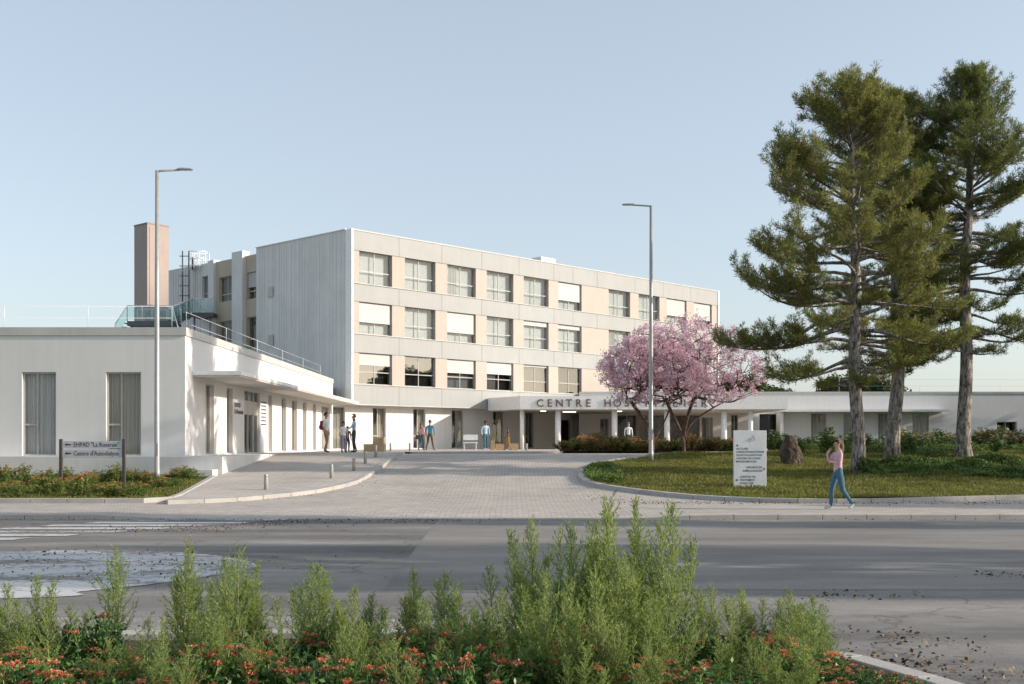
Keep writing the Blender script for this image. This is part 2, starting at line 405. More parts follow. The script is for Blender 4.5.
hs = nt.nodes.new('ShaderNodeHueSaturation'); hs.inputs['Saturation'].default_value = 0.74; nt.links.new(sk.outputs[0], hs.inputs['Color']); mw = nt.nodes.new('ShaderNodeMix'); mw.data_type = 'RGBA'; mw.inputs[0].default_value = 0.45; mw.inputs[7].default_value = (2.35, 2.70, 3.05, 1); nt.links.new(hs.outputs[0], mw.inputs[6]); nt.links.new(mw.outputs[2], bg.inputs[0]); nt.links.new(bg.outputs[0], wo.inputs[0])
sl = bpy.data.lights.new('sun', 'SUN'); sl.energy = 3.4; sl.angle = R(0.55); sl.color = (1.0, 0.878, 0.755)
so = bpy.data.objects.new('sun', sl); link(so)
sdir = Vector((math.cos(R(SUN_EL))*math.sin(R(SUN_AZ)), math.cos(R(SUN_EL))*math.cos(R(SUN_AZ)), math.sin(R(SUN_EL))))
so.rotation_euler = sdir.to_track_quat('Z', 'Y').to_euler(); so.location = (40, 0, 30)
C.view_settings.view_transform = 'Standard'; C.view_settings.look = 'None'; C.view_settings.gamma = 1; C.view_settings.exposure = 0.68
C.cycles.max_bounces = 8; C.cycles.transparent_max_bounces = 16; C.cycles.use_denoising = True
# ================================================================ GROUND
def region(name, poly, off, mat, ys=(26, 52), xs=None, kind='structure', fn=None):
    bm = bmesh.new()
    vs = [bm.verts.new((x, y, 0)) for x, y in poly]
    bm.faces.new(vs)
    def cut(co_, no):
        bmesh.ops.bisect_plane(bm, geom=bm.verts[:]+bm.edges[:]+bm.faces[:], plane_co=co_, plane_no=no)
    y = ys[0]
    while y <= ys[1]:
        cut((0, y, 0), (0, 1, 0)); y += 0.8
    if xs:
        x = xs[0]
        while x <= xs[1]:
            cut((x, 0, 0), (1, 0, 0)); x += 0.7
    for v in bm.verts:
        v.co.z = (fn(v.co.x, v.co.y) if fn else hgt(v.co.y, v.co.x))+off
    bmesh.ops.triangulate(bm, faces=bm.faces[:])
    for f in bm.faces:
        if f.normal.z < 0: f.normal_flip()
        f.smooth = True
    me = bpy.data.meshes.new(name); bm.to_mesh(me); bm.free(); me.materials.append(mat)
    o = bpy.data.objects.new(name, me); link(o)
    if kind: o['kind'] = kind
    return o
def sweep(name, pts, width, top, bottom, mat, fn=None, bevel=0.012, joint=1.0):
    """a kerb: stones laid end to end along pts (x,y); top/bottom relative to the terrain"""
    P = [Vector((x, y, 0)) for x, y in pts]
    # resample into stones
    seg = []; acc = 0; out = [P[0]]
    for a, b in zip(P[:-1], P[1:]):
        L = (b-a).length; t = joint-acc
        while t <= L:
            out.append(a.lerp(b, t/L)); t += joint
        acc = L-(t-joint)
    if (out[-1]-P[-1]).length > 0.15: out.append(P[-1])
    mb = MB(); n = len(out)
    nor = []
    for i in range(n):
        d = (out[min(i+1, n-1)]-out[max(i-1, 0)]).normalized(); nor.append(Vector((-d.y, d.x, 0)))
    h = fn or (lambda x, y: hgt(y, x))
    for i in range(n-1):
        d = (out[i+1]-out[i]); g = d.normalized()*0.006
        vs = []
        for (p, nn) in ((out[i]+g, nor[i]), (out[i+1]-g, nor[i+1])):
            z = h(p.x, p.y)
            for s_, zz in ((-.5, bottom), (.5, bottom), (.5, top), (-.5, top)):
                q = p+nn*width*s_; vs.append((q.x, q.y, z+zz))
        mb.add(vs, [(0,1,2,3), (7,6,5,4), (0,4,5,1), (1,5,6,2), (2,6,7,3), (3,7,4,0)])
    o = mb.build(name, mat, bevel=bevel); o['kind'] = 'structure'; return o

def smooth_pts(pts, n=6):
    out = []
    for i in range(len(pts)-1):
        p0 = pts[max(i-1, 0)]; p1 = pts[i]; p2 = pts[i+1]; p3 = pts[min(i+2, len(pts)-1)]
        for k in range(n):
            t = k/n
            out.append(tuple(0.5*((2*p1[j])+(-p0[j]+p2[j])*t+(2*p0[j]-5*p1[j]+4*p2[j]-p3[j])*t*t+(-p0[j]+3*p1[j]-3*p2[j]+p3[j])*t**3) for j in (0, 1)))
    out.append(tuple(pts[-1])); return out

# far ground
mb = MB(); 
xs_ = [-3000, -80, -45, 45, 80, 3000]; 
def gz(y): return -0.06 if y < 27 else hgt(y, 30)-0.06
ysg = [-300, 0, 25.8, 27]+[27+k*1.0 for k in range(1, 26)]+[60, 100, 200, 4000]
vs = [(x, y, gz(y)) for y in ysg for x in xs_]
nx = len(xs_)
mb.add(vs, [(j*nx+i, j*nx+i+1, (j+1)*nx+i+1, (j+1)*nx+i) for j in range(len(ysg)-1) for i in range(nx-1)], True)
mb.build('ground', M['turf'])['kind'] = 'structure'
region('road', [(-90, -40), (90, -40), (90, 25.9), (-90, 25.9)], 0.0, M['asphalt'], ys=(30, 29), fn=lambda x, y: 0.0)
# lighter relaid strip with a slanted seam
region('road_patch', [flat(436, 521.5), flat(1023, 521.5), (60, 25.0), (60, 13.4), flat(384, 590)], 0.004, M['patch'], ys=(30, 29), fn=lambda x, y: 0.0)
region('paved_drive', [(-42, 25.9), (45, 25.9), (45, 96), (-42, 96)], 0.0, M['paver'], ys=(26, 51), xs=(-10.2, 5.3))
# front footway in slabs, right and left of the drive mouth
kL = smooth_pts([ground(*p) for p in [(166, 504.3), (205, 503.0), (240, 501.2), (266, 498.6), (290, 496.3), (311, 493.8), (338, 488.3), (352, 484.5), (359.5, 481.2), (365.7, 477.5), (373, 472.8), (380.6, 467.8), (387, 462), (393, 457.8)]])
far = (xat(399, 53), 54.5)
kL += [far]
sw = [p for p in kL]+[(far[0]-1.2, 56.2), (-9.9, 56.2), (-9.9, 38.3), (-9.75, 36), (-9.35, 32.5), (-9.4, 31.2)]
region('raised_sidewalk', sw, 0.10, M['walk'])
sweep('sidewalk_kerb', kL, 0.22, 0.115, -0.1, M['conc'])
# lawn island
lawn_front = [ground(*p) for p in [(581.5, 476.5), (583, 480.5), (590, 484.5), (604, 488), (630, 491.7), (665, 496), (700, 499.2), (740, 501.4), (790, 502.8), (840, 503), (900, 502.0), (960, 500.6), (1024, 499.0)]]
lawn_front = lawn_front+[(19, 33.3), (30, 34.5), (42, 35)]
lawn_back = [ground(*p) for p in [(581.5, 476.5), (584, 471.5), (591.6, 467), (600, 464.6), (612.7, 462.3), (630, 459.6), (648, 457.3)]]
lawn_back = lawn_back+[(7.4, 51.0), (9.6, 54.3), (13, 56.5), (19.2, 57.5)]
lf = smooth_pts(lawn_front); lb = smooth_pts(lawn_back)
def lawn_h(x, y): return hgt(y, 20)+0.09+0.06*math.sin(x*0.7+1)*math.sin(y*0.45)
lawn_poly = lf+[(42, 89.7), (19.2, 89.7)]+lb[::-1][:-1]
region('lawn', lawn_poly, 0.0, M['turf'], ys=(30, 60), xs=(3, 30), fn=lawn_h)
sweep('lawn_kerb', (lb[::-1]+lf[1:]), 0.26, 0.12, -0.1, M['conc'], fn=lambda x, y: hgt(y, 20))
# front kerb of the road, dropped at the mouth of the drive
kp = [(-42, 25.85)]+[(-42+k*1.0, 25.85) for k in range(1, 87)]
sweep('road_kerb', kp, 0.22, 0.012, -0.3, M['conc'], fn=lambda x, y: hgt(26.0, x))
# plaza in front of the doors
region('entrance_plaza', [(-9.9, 56.3), (xat(470, 57), 57.5), (xat(548, 57), 57.5), (xat(560, 59), 59.0), (3.6, 64.5), (24, 64.5), (24, 90), (-11, 90)], 0.08, M['walk'], ys=(60, 59))
sweep('plaza_kerb', [(far[0]+0.3, 56.0), (xat(470, 57), 57.3), (xat(548, 57), 57.3), (xat(560, 59), 58.8)], 0.3, 0.10, -0.1, M['conc'])
# shrub bed before the entrance, and the left bed
region('shrub_bed', [(xat(560, 59)+.1, 59.2), (xat(700, 58.4), 58.2), (14, 58.6), (18.6, 59.5), (18.6, 64.2), (3.8, 64.2)], 0.10, M['soil'], ys=(70, 69))
bedL = [(-40, 30.95), (-14, 30.95), (-10.2, 30.98), (-9.65, 31.4), (-9.6, 32.5), (-9.9, 36.0), (-10.1, 38.9), (-40, 38.9)]
region('flower_bed', bedL, 0.10, M['turf'])
sweep('bed_kerb', smooth_pts([(-40, 30.85), (-25, 30.85), (-14, 30.85), (-10.6, 30.86), (-9.8, 31.0), (-9.5, 31.5), (-9.5, 32.5), (-9.8, 36.0), (-10.0, 38.2)]), 0.18, 0.13, -0.1, M['conc'])
# foreground island
isl = [(3.3, 4.0), (3.14, 7.0), (2.97, 7.71), (2.87, 8.04), (2.72, 8.48), (2.46, 8.97), (2.0, 9.4), (1.0, 9.75), (-1, 9.9), (-3, 9.85), (-5, 9.6), (-9, 9.0), (-12, 8.0)]
isl_s = smooth_pts(isl)
region('foreground_bed', isl_s+[(-12, 2.5), (3.3, 2.5)], 0.06, M['soil'], ys=(30, 29), fn=lambda x, y: 0.0)
sweep('foreground_kerb', isl_s, 0.2, 0.115, -0.05, M['conc'], fn=lambda x, y: 0.0, joint=0.8)
region('apron', [(-12, 8.2), (-9, 9.1), (-5, 9.75), (-3, 10.0), (-1, 10.05), (0.6, 10.0), (-0.2, 11.0), (-2, 11.4), (-5, 11.3), (-9, 10.7), (-12, 10.0)], 0.010, M['gravel'], ys=(30, 29), fn=lambda x, y: 0.0)
# painted splitter island on the road
spl = [flat(*p) for p in [(0, 552), (60, 550.5), (130, 551), (190, 553.5), (235, 558.5), (259, 565.5), (258, 568.5), (235, 572), (190, 579.5), (140, 586), (80, 592), (0, 599)]]
spl = smooth_pts([(-14, 18.6)]+spl+[(-14, 11.8)])
region('road_marking', spl, 0.008, M['paint'], ys=(30, 29), fn=lambda x, y: 0.0)
# zebra crossing: long bars, each row shifted to the right going away
mb = MB()
for i in range(7):
    y = 20.3+i*0.82
    x1 = -8.9+i*0.62; x0 = x1-3.4
    if i == 0: x0 = -14
    sk_ = 0.18
    mb.add([(x0, y, .009), (x1, y, .009), (x1+sk_, y+0.5, .009), (x0+sk_, y+0.5, .009)], [(0,1,2,3)])
mb.build('zebra_marking', M['paint'])['kind'] = 'structure'

# leaf litter (countless)
rng = np.random.default_rng(5)
def litter():
    P = []
    def cl(n, fx, fy, z=0.012):
        for _ in range(n):
            x = fx(); y = fy(); P.append((x, y, z))
    def curve(n, pts, spread, sx=0):
        for _ in range(n):
            i = rng.integers(len(pts)-1); t = rng.random()
            x = pts[i][0]*(1-t)+pts[i+1][0]*t+rng.normal()*spread; y = pts[i][1]*(1-t)+pts[i+1][1]*t+rng.normal()*spread
            if y > 25.7: z = hgt(y, x)+0.01
            else: z = 0.018
            P.append((x, y, z))
    curve(150, [flat(840, 640), flat(900, 636), flat(935, 645), flat(990, 672)], 0.28)
    curve(160, [flat(860, 655), flat(930, 668), flat(1000, 683)], 0.2)
    curve(60, [flat(820, 598), flat(900, 597)], 0.25)
    curve(45, [flat(980, 577), flat(1024, 576)], 0.2)
    curve(800, [flat(100, 531), flat(200, 530), flat(290, 523), flat(400, 521.5), flat(460, 521.5)], 0.5)
    curve(420, [flat(0, 519.8), flat(200, 519.8), flat(440, 519.8)], 0.15)
    curve(260, [flat(0, 555), flat(100, 557), flat(190, 564), flat(250, 566)], 0.55)
    curve(120, [flat(0, 570), flat(100, 575), flat(180, 575)], 0.7)
    curve(500, [flat(620, 519.6), flat(1024, 519.6)], 0.12)
    curve(700, [(x, 30.6) for x in (3, 8, 14)], 0.4)
    curve(350, [p for p in kL[6:]], 0.25)
    curve(500, [(2.5, 33), (3.0, 31.5), (7, 30.8), (14, 31)], 0.45)
    curve(120, [(0.5, 10.6), (-5, 10.4)], 0.4)
    P = np.array(P); P = P[~((P[:, 1] > 25.6) & (P[:, 1] < 26.1))]
    n = len(P); D = rand_dirs(n, rng); D[:, 2] = np.abs(D[:, 2])*0.35
    A = rng.uniform(0.02, 0.055, n)
    V, Q = leaves(P, D, A, A*0.75, rng)
    V[:, 2] = np.maximum(V[:, 2], np.repeat(P[:, 2], 4)-0.002)
    o = np_mesh('leaf_litter', V, Q, M['litter'])
    tag(o, 'brown dead leaves scattered over road and kerbs', 'leaf litter', kind='stuff')
litter()

# ================================================================ WINDOWS / WALLS
def wall_open(mb, x0, x1, y0, y1, z0, z1, ops):
    ops = sorted(ops); x = x0
    for a, b, c, d in ops:
        if a > x+1e-4: mb.box(x, a, y0, y1, z0, z1)
        if c > z0+1e-4: mb.box(a, b, y0, y1, z0, c)
        if d < z1-1e-4: mb.box(a, b, y0, y1, d, z1)
        x = b
    if x < x1-1e-4: mb.box(x, x1, y0, y1, z0, z1)
def pleats(T, x0, x1, y, z0, z1, pitch=0.11, amp=0.025):
    mb = MB(T); n = max(4, int((x1-x0)/pitch*6)); vs = []
    for i in range(n+1):
        x = x0+(x1-x0)*i/n; yy = y+amp*math.sin(i*2*math.pi/6)+amp*0.5*math.sin(i*0.37)
        vs += [(x, yy, z0), (x, yy, z1)]
    mb.add(vs, [(2*i, 2*i+2, 2*i+3, 2*i+1) for i in range(n)], True); return mb
def window(parent, T, a, b, z0, z1, y, style='upper', frame='frame', glass='glass', shut=0.0, back=None, mull=0.5, trans=0.37, half_trans=False, depth=0.35, curtain=None):
    """y: plane of the sash; the room backing stands depth behind it"""
    f = MB(T); e = 0.055; t = 0.07
    f.box(a, b, y, y+t, z0, z0+e); f.box(a, b, y, y+t, z1-e, z1)
    f.box(a, a+e, y, y+t, z0+e, z1-e); f.box(b-e, b, y, y+t, z0+e, z1-e)
    xm = a+(b-a)*mull if mull else None; zt = z0+(z1-z0)*trans if trans else None
    if xm: f.box(xm-0.027, xm+0.027, y+.004, y+t-.004, z0+e, z1-e)
    if zt:
        if half_trans: f.box(a+e, xm-0.035, y+.008, y+t-.008, zt-0.03, zt+0.03)
        else:
            f.box(a+e, (xm-0.035 if xm else b-e), y+.008, y+t-.008, zt-0.03, zt+0.03)
            if xm: f.box(xm+0.035, b-e, y+.008, y+t-.008, zt-0.03, zt+0.03)
    wo_ = f.build('window', M[frame], parent)
    g = MB(T); g.box(a+e*.6, b-e*.6, y+0.028, y+0.036, z0+e*.6, z1-e*.6); g.build('pane', M[glass], wo_)
    if shut:
        s = MB(T); zs = z1-0.01-(z1-z0)*shut
        n = max(3, int((z1-zs)/0.12))
        for k in range(n):
            za = zs+(z1-0.02-zs)*k/n; zb = zs+(z1-0.02-zs)*(k+1)/n-0.008
            s.box(a+0.02, b-0.02, y-0.05, y-0.02, za, zb)
        s.box(a+0.025, b-0.025, y-0.030, y-0.012, zs, z1-0.02)
        s.build('shutter', M['shutter'], wo_)
    if back:
        k = MB(T); k.box(a-.02, b+.02, y+depth, y+depth+0.03, z0-.02, z1+.02); k.build('room_backing', M[back], wo_)
    if curtain:
        x0, x1 = a+(b-a)*curtain[1], a+(b-a)*curtain[2]
        pleats(T, x0+.03, x1-.03, y+0.16, z0+0.03, z1-0.03).build('curtain', M[curtain[0]], wo_)
    return wo_

# ================================================================ MAIN BLOCK
ZB = 1.17
U = Vector((0.691, 0.723, 0)).normalized(); ANG = math.atan2(U.y, U.x)
O0 = Vector((-10.4, 74.0, 0))
def u_of(px, yo=0.0):
    t = (px-CX)/F; ox = O0.x-U.y*yo; oy = O0.y+U.x*yo
    return (t*oy-ox)/(U.x-U.y*t)
def s_of(px, xo=0.0):
    t = (px-CX)/F; ox = O0.x+U.x*xo; oy = O0.y+U.y*xo
    return (ox-t*oy)/(U.y+t*U.x)
def depth_us(u, s): return O0.y+U.y*u+U.x*s
main = empty('hospital_block', (O0.x, O0.y, ZB), ANG)
tag(main, 'long four storey pale hospital block with tan panels between its windows', 'building')
Tz = Matrix.Translation((0, 0, -ZB))
L = u_of(718.5); DW = 10.9; TOP = 15.6
rows = [(12.09, 14.25), (8.8, 10.93), (5.5, 7.6)]
cols = [(0.66+3.93*k, 3.47+3.93*k) for k in range(6)]+[(u_of(609.1), u_of(630.7)), (u_of(639.1), u_of(660)), (u_of(667.3), u_of(687)), (u_of(694.7), u_of(712.3))]
cols = [(round(a, 2), round(b, 2)) for a, b in cols]
joints = [0.14]+[(cols[i][1]+cols[i+1][0])/2 for i in range(5)]+[22.0, 25.0]+[(cols[i][1]+cols[i+1][0])/2 for i in (6, 7, 8)]+[L-0.12]
# core
mb = MB(Tz)
mb.box(0.2, L-0.15, 0.66, DW-0.1, 4.2, 15.35)
mb.build('core_wall', M['room'], main)
mb = MB(Tz); mb.box(0.22, L-0.17, 0.30, DW-0.15, 15.355, 15.40); mb.build('roof', M['roofing'], main)
# spandrels
bands = [(14.25, 15.52), (10.93, 12.09), (7.6, 8.8), (4.22, 5.5)]
for z0, z1 in bands:
    for a, b in zip(joints[:-1], joints[1:]):
        MB(Tz).box(a+0.012, b-0.012, 0.0, 0.12, z0, z1).build('grey_panel', M['gpanel'], main)
mb = MB(Tz)
for z0, z1 in bands: mb.box(0.13, L-0.1, 0.115, 0.66, z0+0.003, z1-0.003)
mb.build('joint_backing', M['steeld'], main)
# sills and heads
mb = MB(Tz)
for z0, z1 in rows: mb.box(0.14, L-0.12, -0.07, 0.30, z0-0.012, z0+0.035)
mb.box(0.14, L-0.12, -0.04, 0.2, 15.525, 15.6)
mb.box(0.14, L-0.12, -0.05, 0.9, 4.16, 4.215)
mb.build('sill', M['coping'], main)
# piers
mb = MB(Tz)
for z0, z1 in rows:
    edges = [(0.14, cols[0][0])]+[(cols[i][1], cols[i+1][0]) for i in range(9)]+[(cols[9][1], L-0.12)]
    for a, b in edges: MB(Tz).box(a, b, 0.05, 0.60, z0+0.04, z1-0.004).build('tan_panel', M['tan'], main)
# corner trims and white end strip
mb = MB(Tz)
MB(Tz).box(-0.02, 0.13, -0.03, 0.6, 4.16, 15.62).build('corner_trim', M['trim'], main)
MB(Tz).box(L-0.12, L+0.05, -0.05, 0.6, 1.25, 15.62).build('corner_trim', M['trim'], main)
sh = [[0, 0, 0, 0, 0, .66, 0, 0, .68, .70], [.62, 0, .68, 0, .16, .15, 0, .3, 0, 0], [.38, 0, .46, .42, .07, 0, 0, 0, .3, 0]]
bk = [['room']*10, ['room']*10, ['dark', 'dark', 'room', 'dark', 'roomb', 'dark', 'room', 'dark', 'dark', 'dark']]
for r, (z0, z1) in enumerate(rows):
    for c, (a, b) in enumerate(cols):
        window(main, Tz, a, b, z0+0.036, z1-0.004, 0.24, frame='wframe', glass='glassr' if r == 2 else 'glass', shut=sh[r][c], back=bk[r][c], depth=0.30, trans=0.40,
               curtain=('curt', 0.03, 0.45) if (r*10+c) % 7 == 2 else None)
# left wall: ribbed cladding
mb = MB(Tz); mb.box(-0.0, 0.2, 0.6, DW, 4.18, 15.6); mb.build('cladding', M['clad'], main)
mb = MB(Tz); rr = random.Random(4); y = 0.75
while y < DW-0.1:
    wd = rr.choice([0.03, 0.05, 0.03, 0.08]); mb.box(-0.02, 0.0, y, y+wd, 4.2, 15.58); y += rr.choice([0.28, 0.42, 0.28, 0.56])
mb.build('cladding_rib', M['clad'], main)
mb = MB(Tz)
for (xa, xb, ya, yb) in ((269.5, 274, 335, 346), (268.8, 273.5, 287, 297)):
    s0, s1 = s_of(xb), s_of(xa); Yd = depth_us(0, (s0+s1)/2)
    mb.box(-0.09, -0.052, s0, s1, zat(yb, Yd), zat(ya, Yd))
mb.build('wall_vent', M['frame'], main)
mb = MB(Tz); mb.box(-0.07, 0.25, 0.6, DW, 15.605, 15.66); mb.build('parapet_cap', M['trim'], main)
# extension along the same wall
E0, E1, ET = DW, s_of(168), 15.28
mb = MB(Tz)
pil = [(s_of(242.8), s_of(232.3), -0.05), (s_of(213.5), s_of(208), 0.0), (s_of(207.9), s_of(194), 0.12), (s_of(193.9), s_of(168), 0.05)]
nw = (s_of(207.0), s_of(200.5))
Yn = depth_us(0, sum(nw)/2)
nz = (zat(299, Yn), zat(276, Yn))
def TL(): return Matrix.Translation((0, 0, -ZB)) @ Matrix.Rotation(-math.pi/2, 4, 'Z')
for i, (a, b, x) in enumerate(pil):
    top = ET+(0.35 if i == 0 else 0.12 if i == 1 else 0)
    if i == 2:
        m2 = MB(TL()); wall_open(m2, -b, -a, x, x+0.5, 1.2, ET, [(-nw[1], -nw[0], nz[0], nz[1])]); m2.build('cladding', M['clad'], main)
    else: mb.box(x, x+0.62, a, b, 1.2, top)
mb.build('pilaster', M['clad'], main)
mb = MB(Tz)
for (a, b, x) in (pil[2], pil[3]):
    y = a+0.2
    while y < b-.1:
        if not (nw[0]-0.1 < y < nw[1]+.06): mb.box(x-0.04, x, y, y+0.04, 4.2, ET-0.02)
        y += 0.36
mb.build('cladding_rib', M['clad'], main)
ext_w = [((s_of(260.5), s_of(243.7)), [(271, 298), (316, 342)]), ((s_of(232.0), s_of(216)), [(276, 301), (320.5, 342)])]
m2 = MB(TL())
for i, ((a, b), zz) in enumerate(ext_w):
    Yd = depth_us(0, (a+b)/2)
    ops = [(-b+0.02, -a-0.02, zat(zb_, Yd), zat(za, Yd)) for za, zb_ in zz]
    ops[1] = (ops[1][0], ops[1][1], ops[1][3]-2.3, ops[1][3])
    lo = (E0 if i == 0 else pil[0][1]); hi = (pil[0][0] if i == 0 else pil[1][0])
    # wall pieces around the stacked openings
    for (p, q) in ((-hi, ops[0][0]), (ops[0][1], -lo)): m2.box(p, q, 0.25, 0.7, 1.2, ET-0.02)
    o0, o1 = ops
    m2.box(o0[0], o0[1], 0.25, 0.7, o0[3], ET-0.02); m2.box(o0[0], o0[1], 0.25, 0.7, o1[3], o0[2]); m2.box(o0[0], o0[1], 0.25, 0.7, 1.2, o1[2])
    for k, o_ in enumerate(ops):
        window(main, TL(), o_[0], o_[1], o_[2], o_[3], 0.42, frame='frame', shut=0.55 if (i == 0 and k == 0) else 0, back='room' if i else 'roomb', trans=0.3, mull=0.5 if i == 0 else 0.45, depth=0.4)
m2.build('tan_panel', M['tan2'], main)
window(main, TL(), -nw[1], -nw[0], nz[0], nz[1], 0.3, mull=0, trans=0.25, back='room')
mb = MB(Tz); mb.box(0.75, 14, E0-0.05, E1, 1.2, ET-0.05); mb.build('extension_core', M['roomb'], main)
# ground floor of the main block
GY = 1.0
gops = []
for a, b in ((322.5, 345), (372.9, 385.8), (413.3, 425.5), (451.8, 463.6), (493, 504), (525.6, 534)):
    gops.append((u_of(a, GY), u_of(b, GY), 1.28, 4.05))
lob = [(u_of(558.5, GY), u_of(583, GY), 1.2, 3.55)]
mb = MB(Tz); wall_open(mb, -2.2, 23.0, GY, GY+0.35, 1.17, 4.2, gops+lob)
mb.build('ground_floor_wall', M['plaster'], main)
for i, (a, b, z0, z1) in enumerate(gops):
    window(main, Tz, a+.003, b-.003, z0, z1-.003, GY+0.12, back='roomb' if i > 3 else 'room', trans=0.32, half_trans=True, mull=0.45, curtain=('curtb', 0.45, 1.0) if i < 5 else None, depth=0.6)
a, b, z0, z1 = lob[0]
dr = MB(Tz); dr.box(a, a+.06, GY+.1, GY+.18, z0, z1); dr.box(b-.06, b, GY+.1, GY+.18, z0, z1); dr.box(a+.06, b-.06, GY+.1, GY+.18, z1-.08, z1); dr.box((a+b)/2-.04, (a+b)/2+.04, GY+.1, GY+.18, z0, z1-.08)
d_ = dr.build('door', M['frame'], main); MB(Tz).box(a+.05, b-.05, GY+.13, GY+.14, z0, z1-.05).build('pane', M['glass'], d_)
MB(Tz).box(a, b, GY+1.2, GY+1.25, z0, z1).build('lobby_backing', M['roomb'], main)
MB(Tz).box(-2, L-0.15, GY+1.5, DW-.2, 1.2, 4.19).build('ground_floor_core', M['room'], main)
MB(Tz).box(23.0, L-.3, GY, GY+0.35, 1.17, 4.2).build('ground_floor_wall', M['plaster'], main)
# rooftop unit
u = u_of(546, 1.6); rt = empty('rooftop_unit', tuple(O0+U*u+Vector((-U.y, U.x, 0))*1.8+Vector((0, 0, 15.4))), ANG)
tag(rt, 'small white ventilation box on the flat roof of the long block', 'rooftop unit')
MB().box(-0.9, 0.8, -0.5, 0.5, 0.02, 0.85).build('body', M['white'], rt, bevel=0.03)
mb = MB(); mb.box(-1.9, -0.905, -0.35, 0.35, 0.02, 0.42); mb.build('duct', M['steel'], rt)
# chimney
ch = empty('chimney', (xat(151.5, 95.5), 95.5, ZB), R(45)); tag(ch, 'tall square mauve chimney tower left of the long block', 'chimney')
zt = zat(222, 94)-ZB
ch.rotation_euler.z = R(49)
MB().box(-1.0, 1.0, -1.0, 1.0, 0, zt-0.12).build('shaft', M['chim'], ch)
MB().box(-1.03, 1.03, -1.03, 1.03, zt-0.12, zt).build('cap', M['chimcap'], ch)
MB().box(-0.8, 0.8, -1.03, -1.003, 0, zt-0.3).build('face_panel', M['chim'], ch)

# ================================================================ LEFT WING
WX, WY, WT = -11.46, 40.0, 5.77
wing = empty('low_wing', (WX, WY, ZB)); tag(wing, 'white single storey wing with flat roof and side canopy at the left', 'building')
Tw = Matrix.Translation((-WX, -WY, -ZB))
mb = MB(Tw)
fops = [(xat(22, 40), xat(56, 40), 1.28, 4.2), (xat(106, 40), xat(141, 40), 1.28, 4.2)]
fops += [(x, x+1.22, 1.28, 4.2) for x in (-20.9, -24.6)]
wall_open(mb, -40, WX, WY, WY+0.35, 1.20, 5.48, fops)
Ts = Matrix.Translation((0, 0, -ZB)) @ Matrix.Rotation(math.pi/2, 4, 'Z')      # side wall: x along the depth, y into the building
sp = [(205.6, 214), (226.8, 232.7), (244.4, 259.7), (268.5, 272.2), (281.7, 286), (292, 297), (303, 306.5), (313, 316), (321.5, 330)]
sops = []
for a, b in sp:
    y0 = 11.46*F/(512-a)-WY; y1 = 11.46*F/(512-b)-WY
    sops.append((y0, y1, 1.28, 3.95))
m2 = MB(Ts); wall_open(m2, 0.352, 33.0, 0.0, 0.35, 1.20, 5.48, sops)
mb.build('front_wall', M['plaster'], wing); m2.build('side_wall', M['plaster'], wing)
mb = MB(Tw)
mb.box(-40, WX+0.05, WY-0.05, WY+0.4, 5.483, WT); mb.box(WX-0.35, WX+0.05, WY+0.402, 73.0, 5.483, WT); mb.box(-40, WX, 72.7, 73.0, 1.2, 5.48)
mb.build('coping', M['coping'], wing)
MB(Tw).box(-40, WX-0.36, WY+0.41, 100, 5.3, 5.38).build('roof', M['roofing'], wing)
mb = MB(Tw); mb.box(-40, WX-2.5, WY+2.2, 72, 1.2, 5.29); mb.box(-40, -19.5, 73.1, 99, 1.2, 5.29); mb.build('room_core', M['room'], wing)
for i, (a, b, z0, z1) in enumerate(fops):
    window(wing, Tw, a+.003, b-.003, z0, z1-.003, WY+0.10, back='room', mull=0.42, trans=0.37, half_trans=True, curtain=('curtb' if i == 1 else 'curt', 0.0, 1.0), depth=0.7, glass='glassc')
for i, (a, b, z0, z1) in enumerate(sops):
    if i == 2:
        f = MB(Ts)
        for x in (a+.003, a+(b-a)*.33, a+(b-a)*.66, b-.103): f.box(x, x+.1, .08, .18, z0, z1-.003)
        f.box(a+.103, b-.103, .085, .175, 2.95, 3.55)
        d_ = f.build('door', M['frame'], wing); MB(Ts).box(a+.05, b-.05, .125, .133, z0, z1-.05).build('pane', M['glassc'], d_)
        MB(Ts).box(a-.2, b+.2, 1.8, 1.85, z0, z1).build('lobby_backing', M['plaster'], wing)
    else:
        window(wing, Ts, a+.003, b-.003, z0, z1-.003, 0.14, back='room', mull=0.5, trans=0.38, half_trans=True, depth=0.6, curtain=('curtb', 0.5, 1.0), glass='glassc')
# side canopy
mb = MB(Tw)
cz0, cz1 = 4.10, 4.30
mb.box(WX+0.003, -9.72, 40.9, 72.5, cz0+0.06, cz1)
mb.build('canopy', M['trim'], wing)
MB(Tw).box(WX+0.004, -9.76, 40.95, 72.4, cz0, cz0+0.058).build('canopy_soffit', M['soffit'], wing)
mb = MB(Tw)
mb.tube([(-11.2, 42, 4.3), (-11.2, 42, 4.301)], 0.01)
# terrace plinth
mb = MB(Tw)
mb.box(-40, -9.9, 39.0, WY, 0.2, 1.255); mb.box(WX+.002, -9.9, WY, 56.0, 0.2, 1.255)
mb.build('terrace_plinth', M['plinth'], wing)
MB(Tw).box(-11.0, -10.05, 38.25, 38.99, 0.3, 0.82).build('plinth_block', M['plinth'], wing)
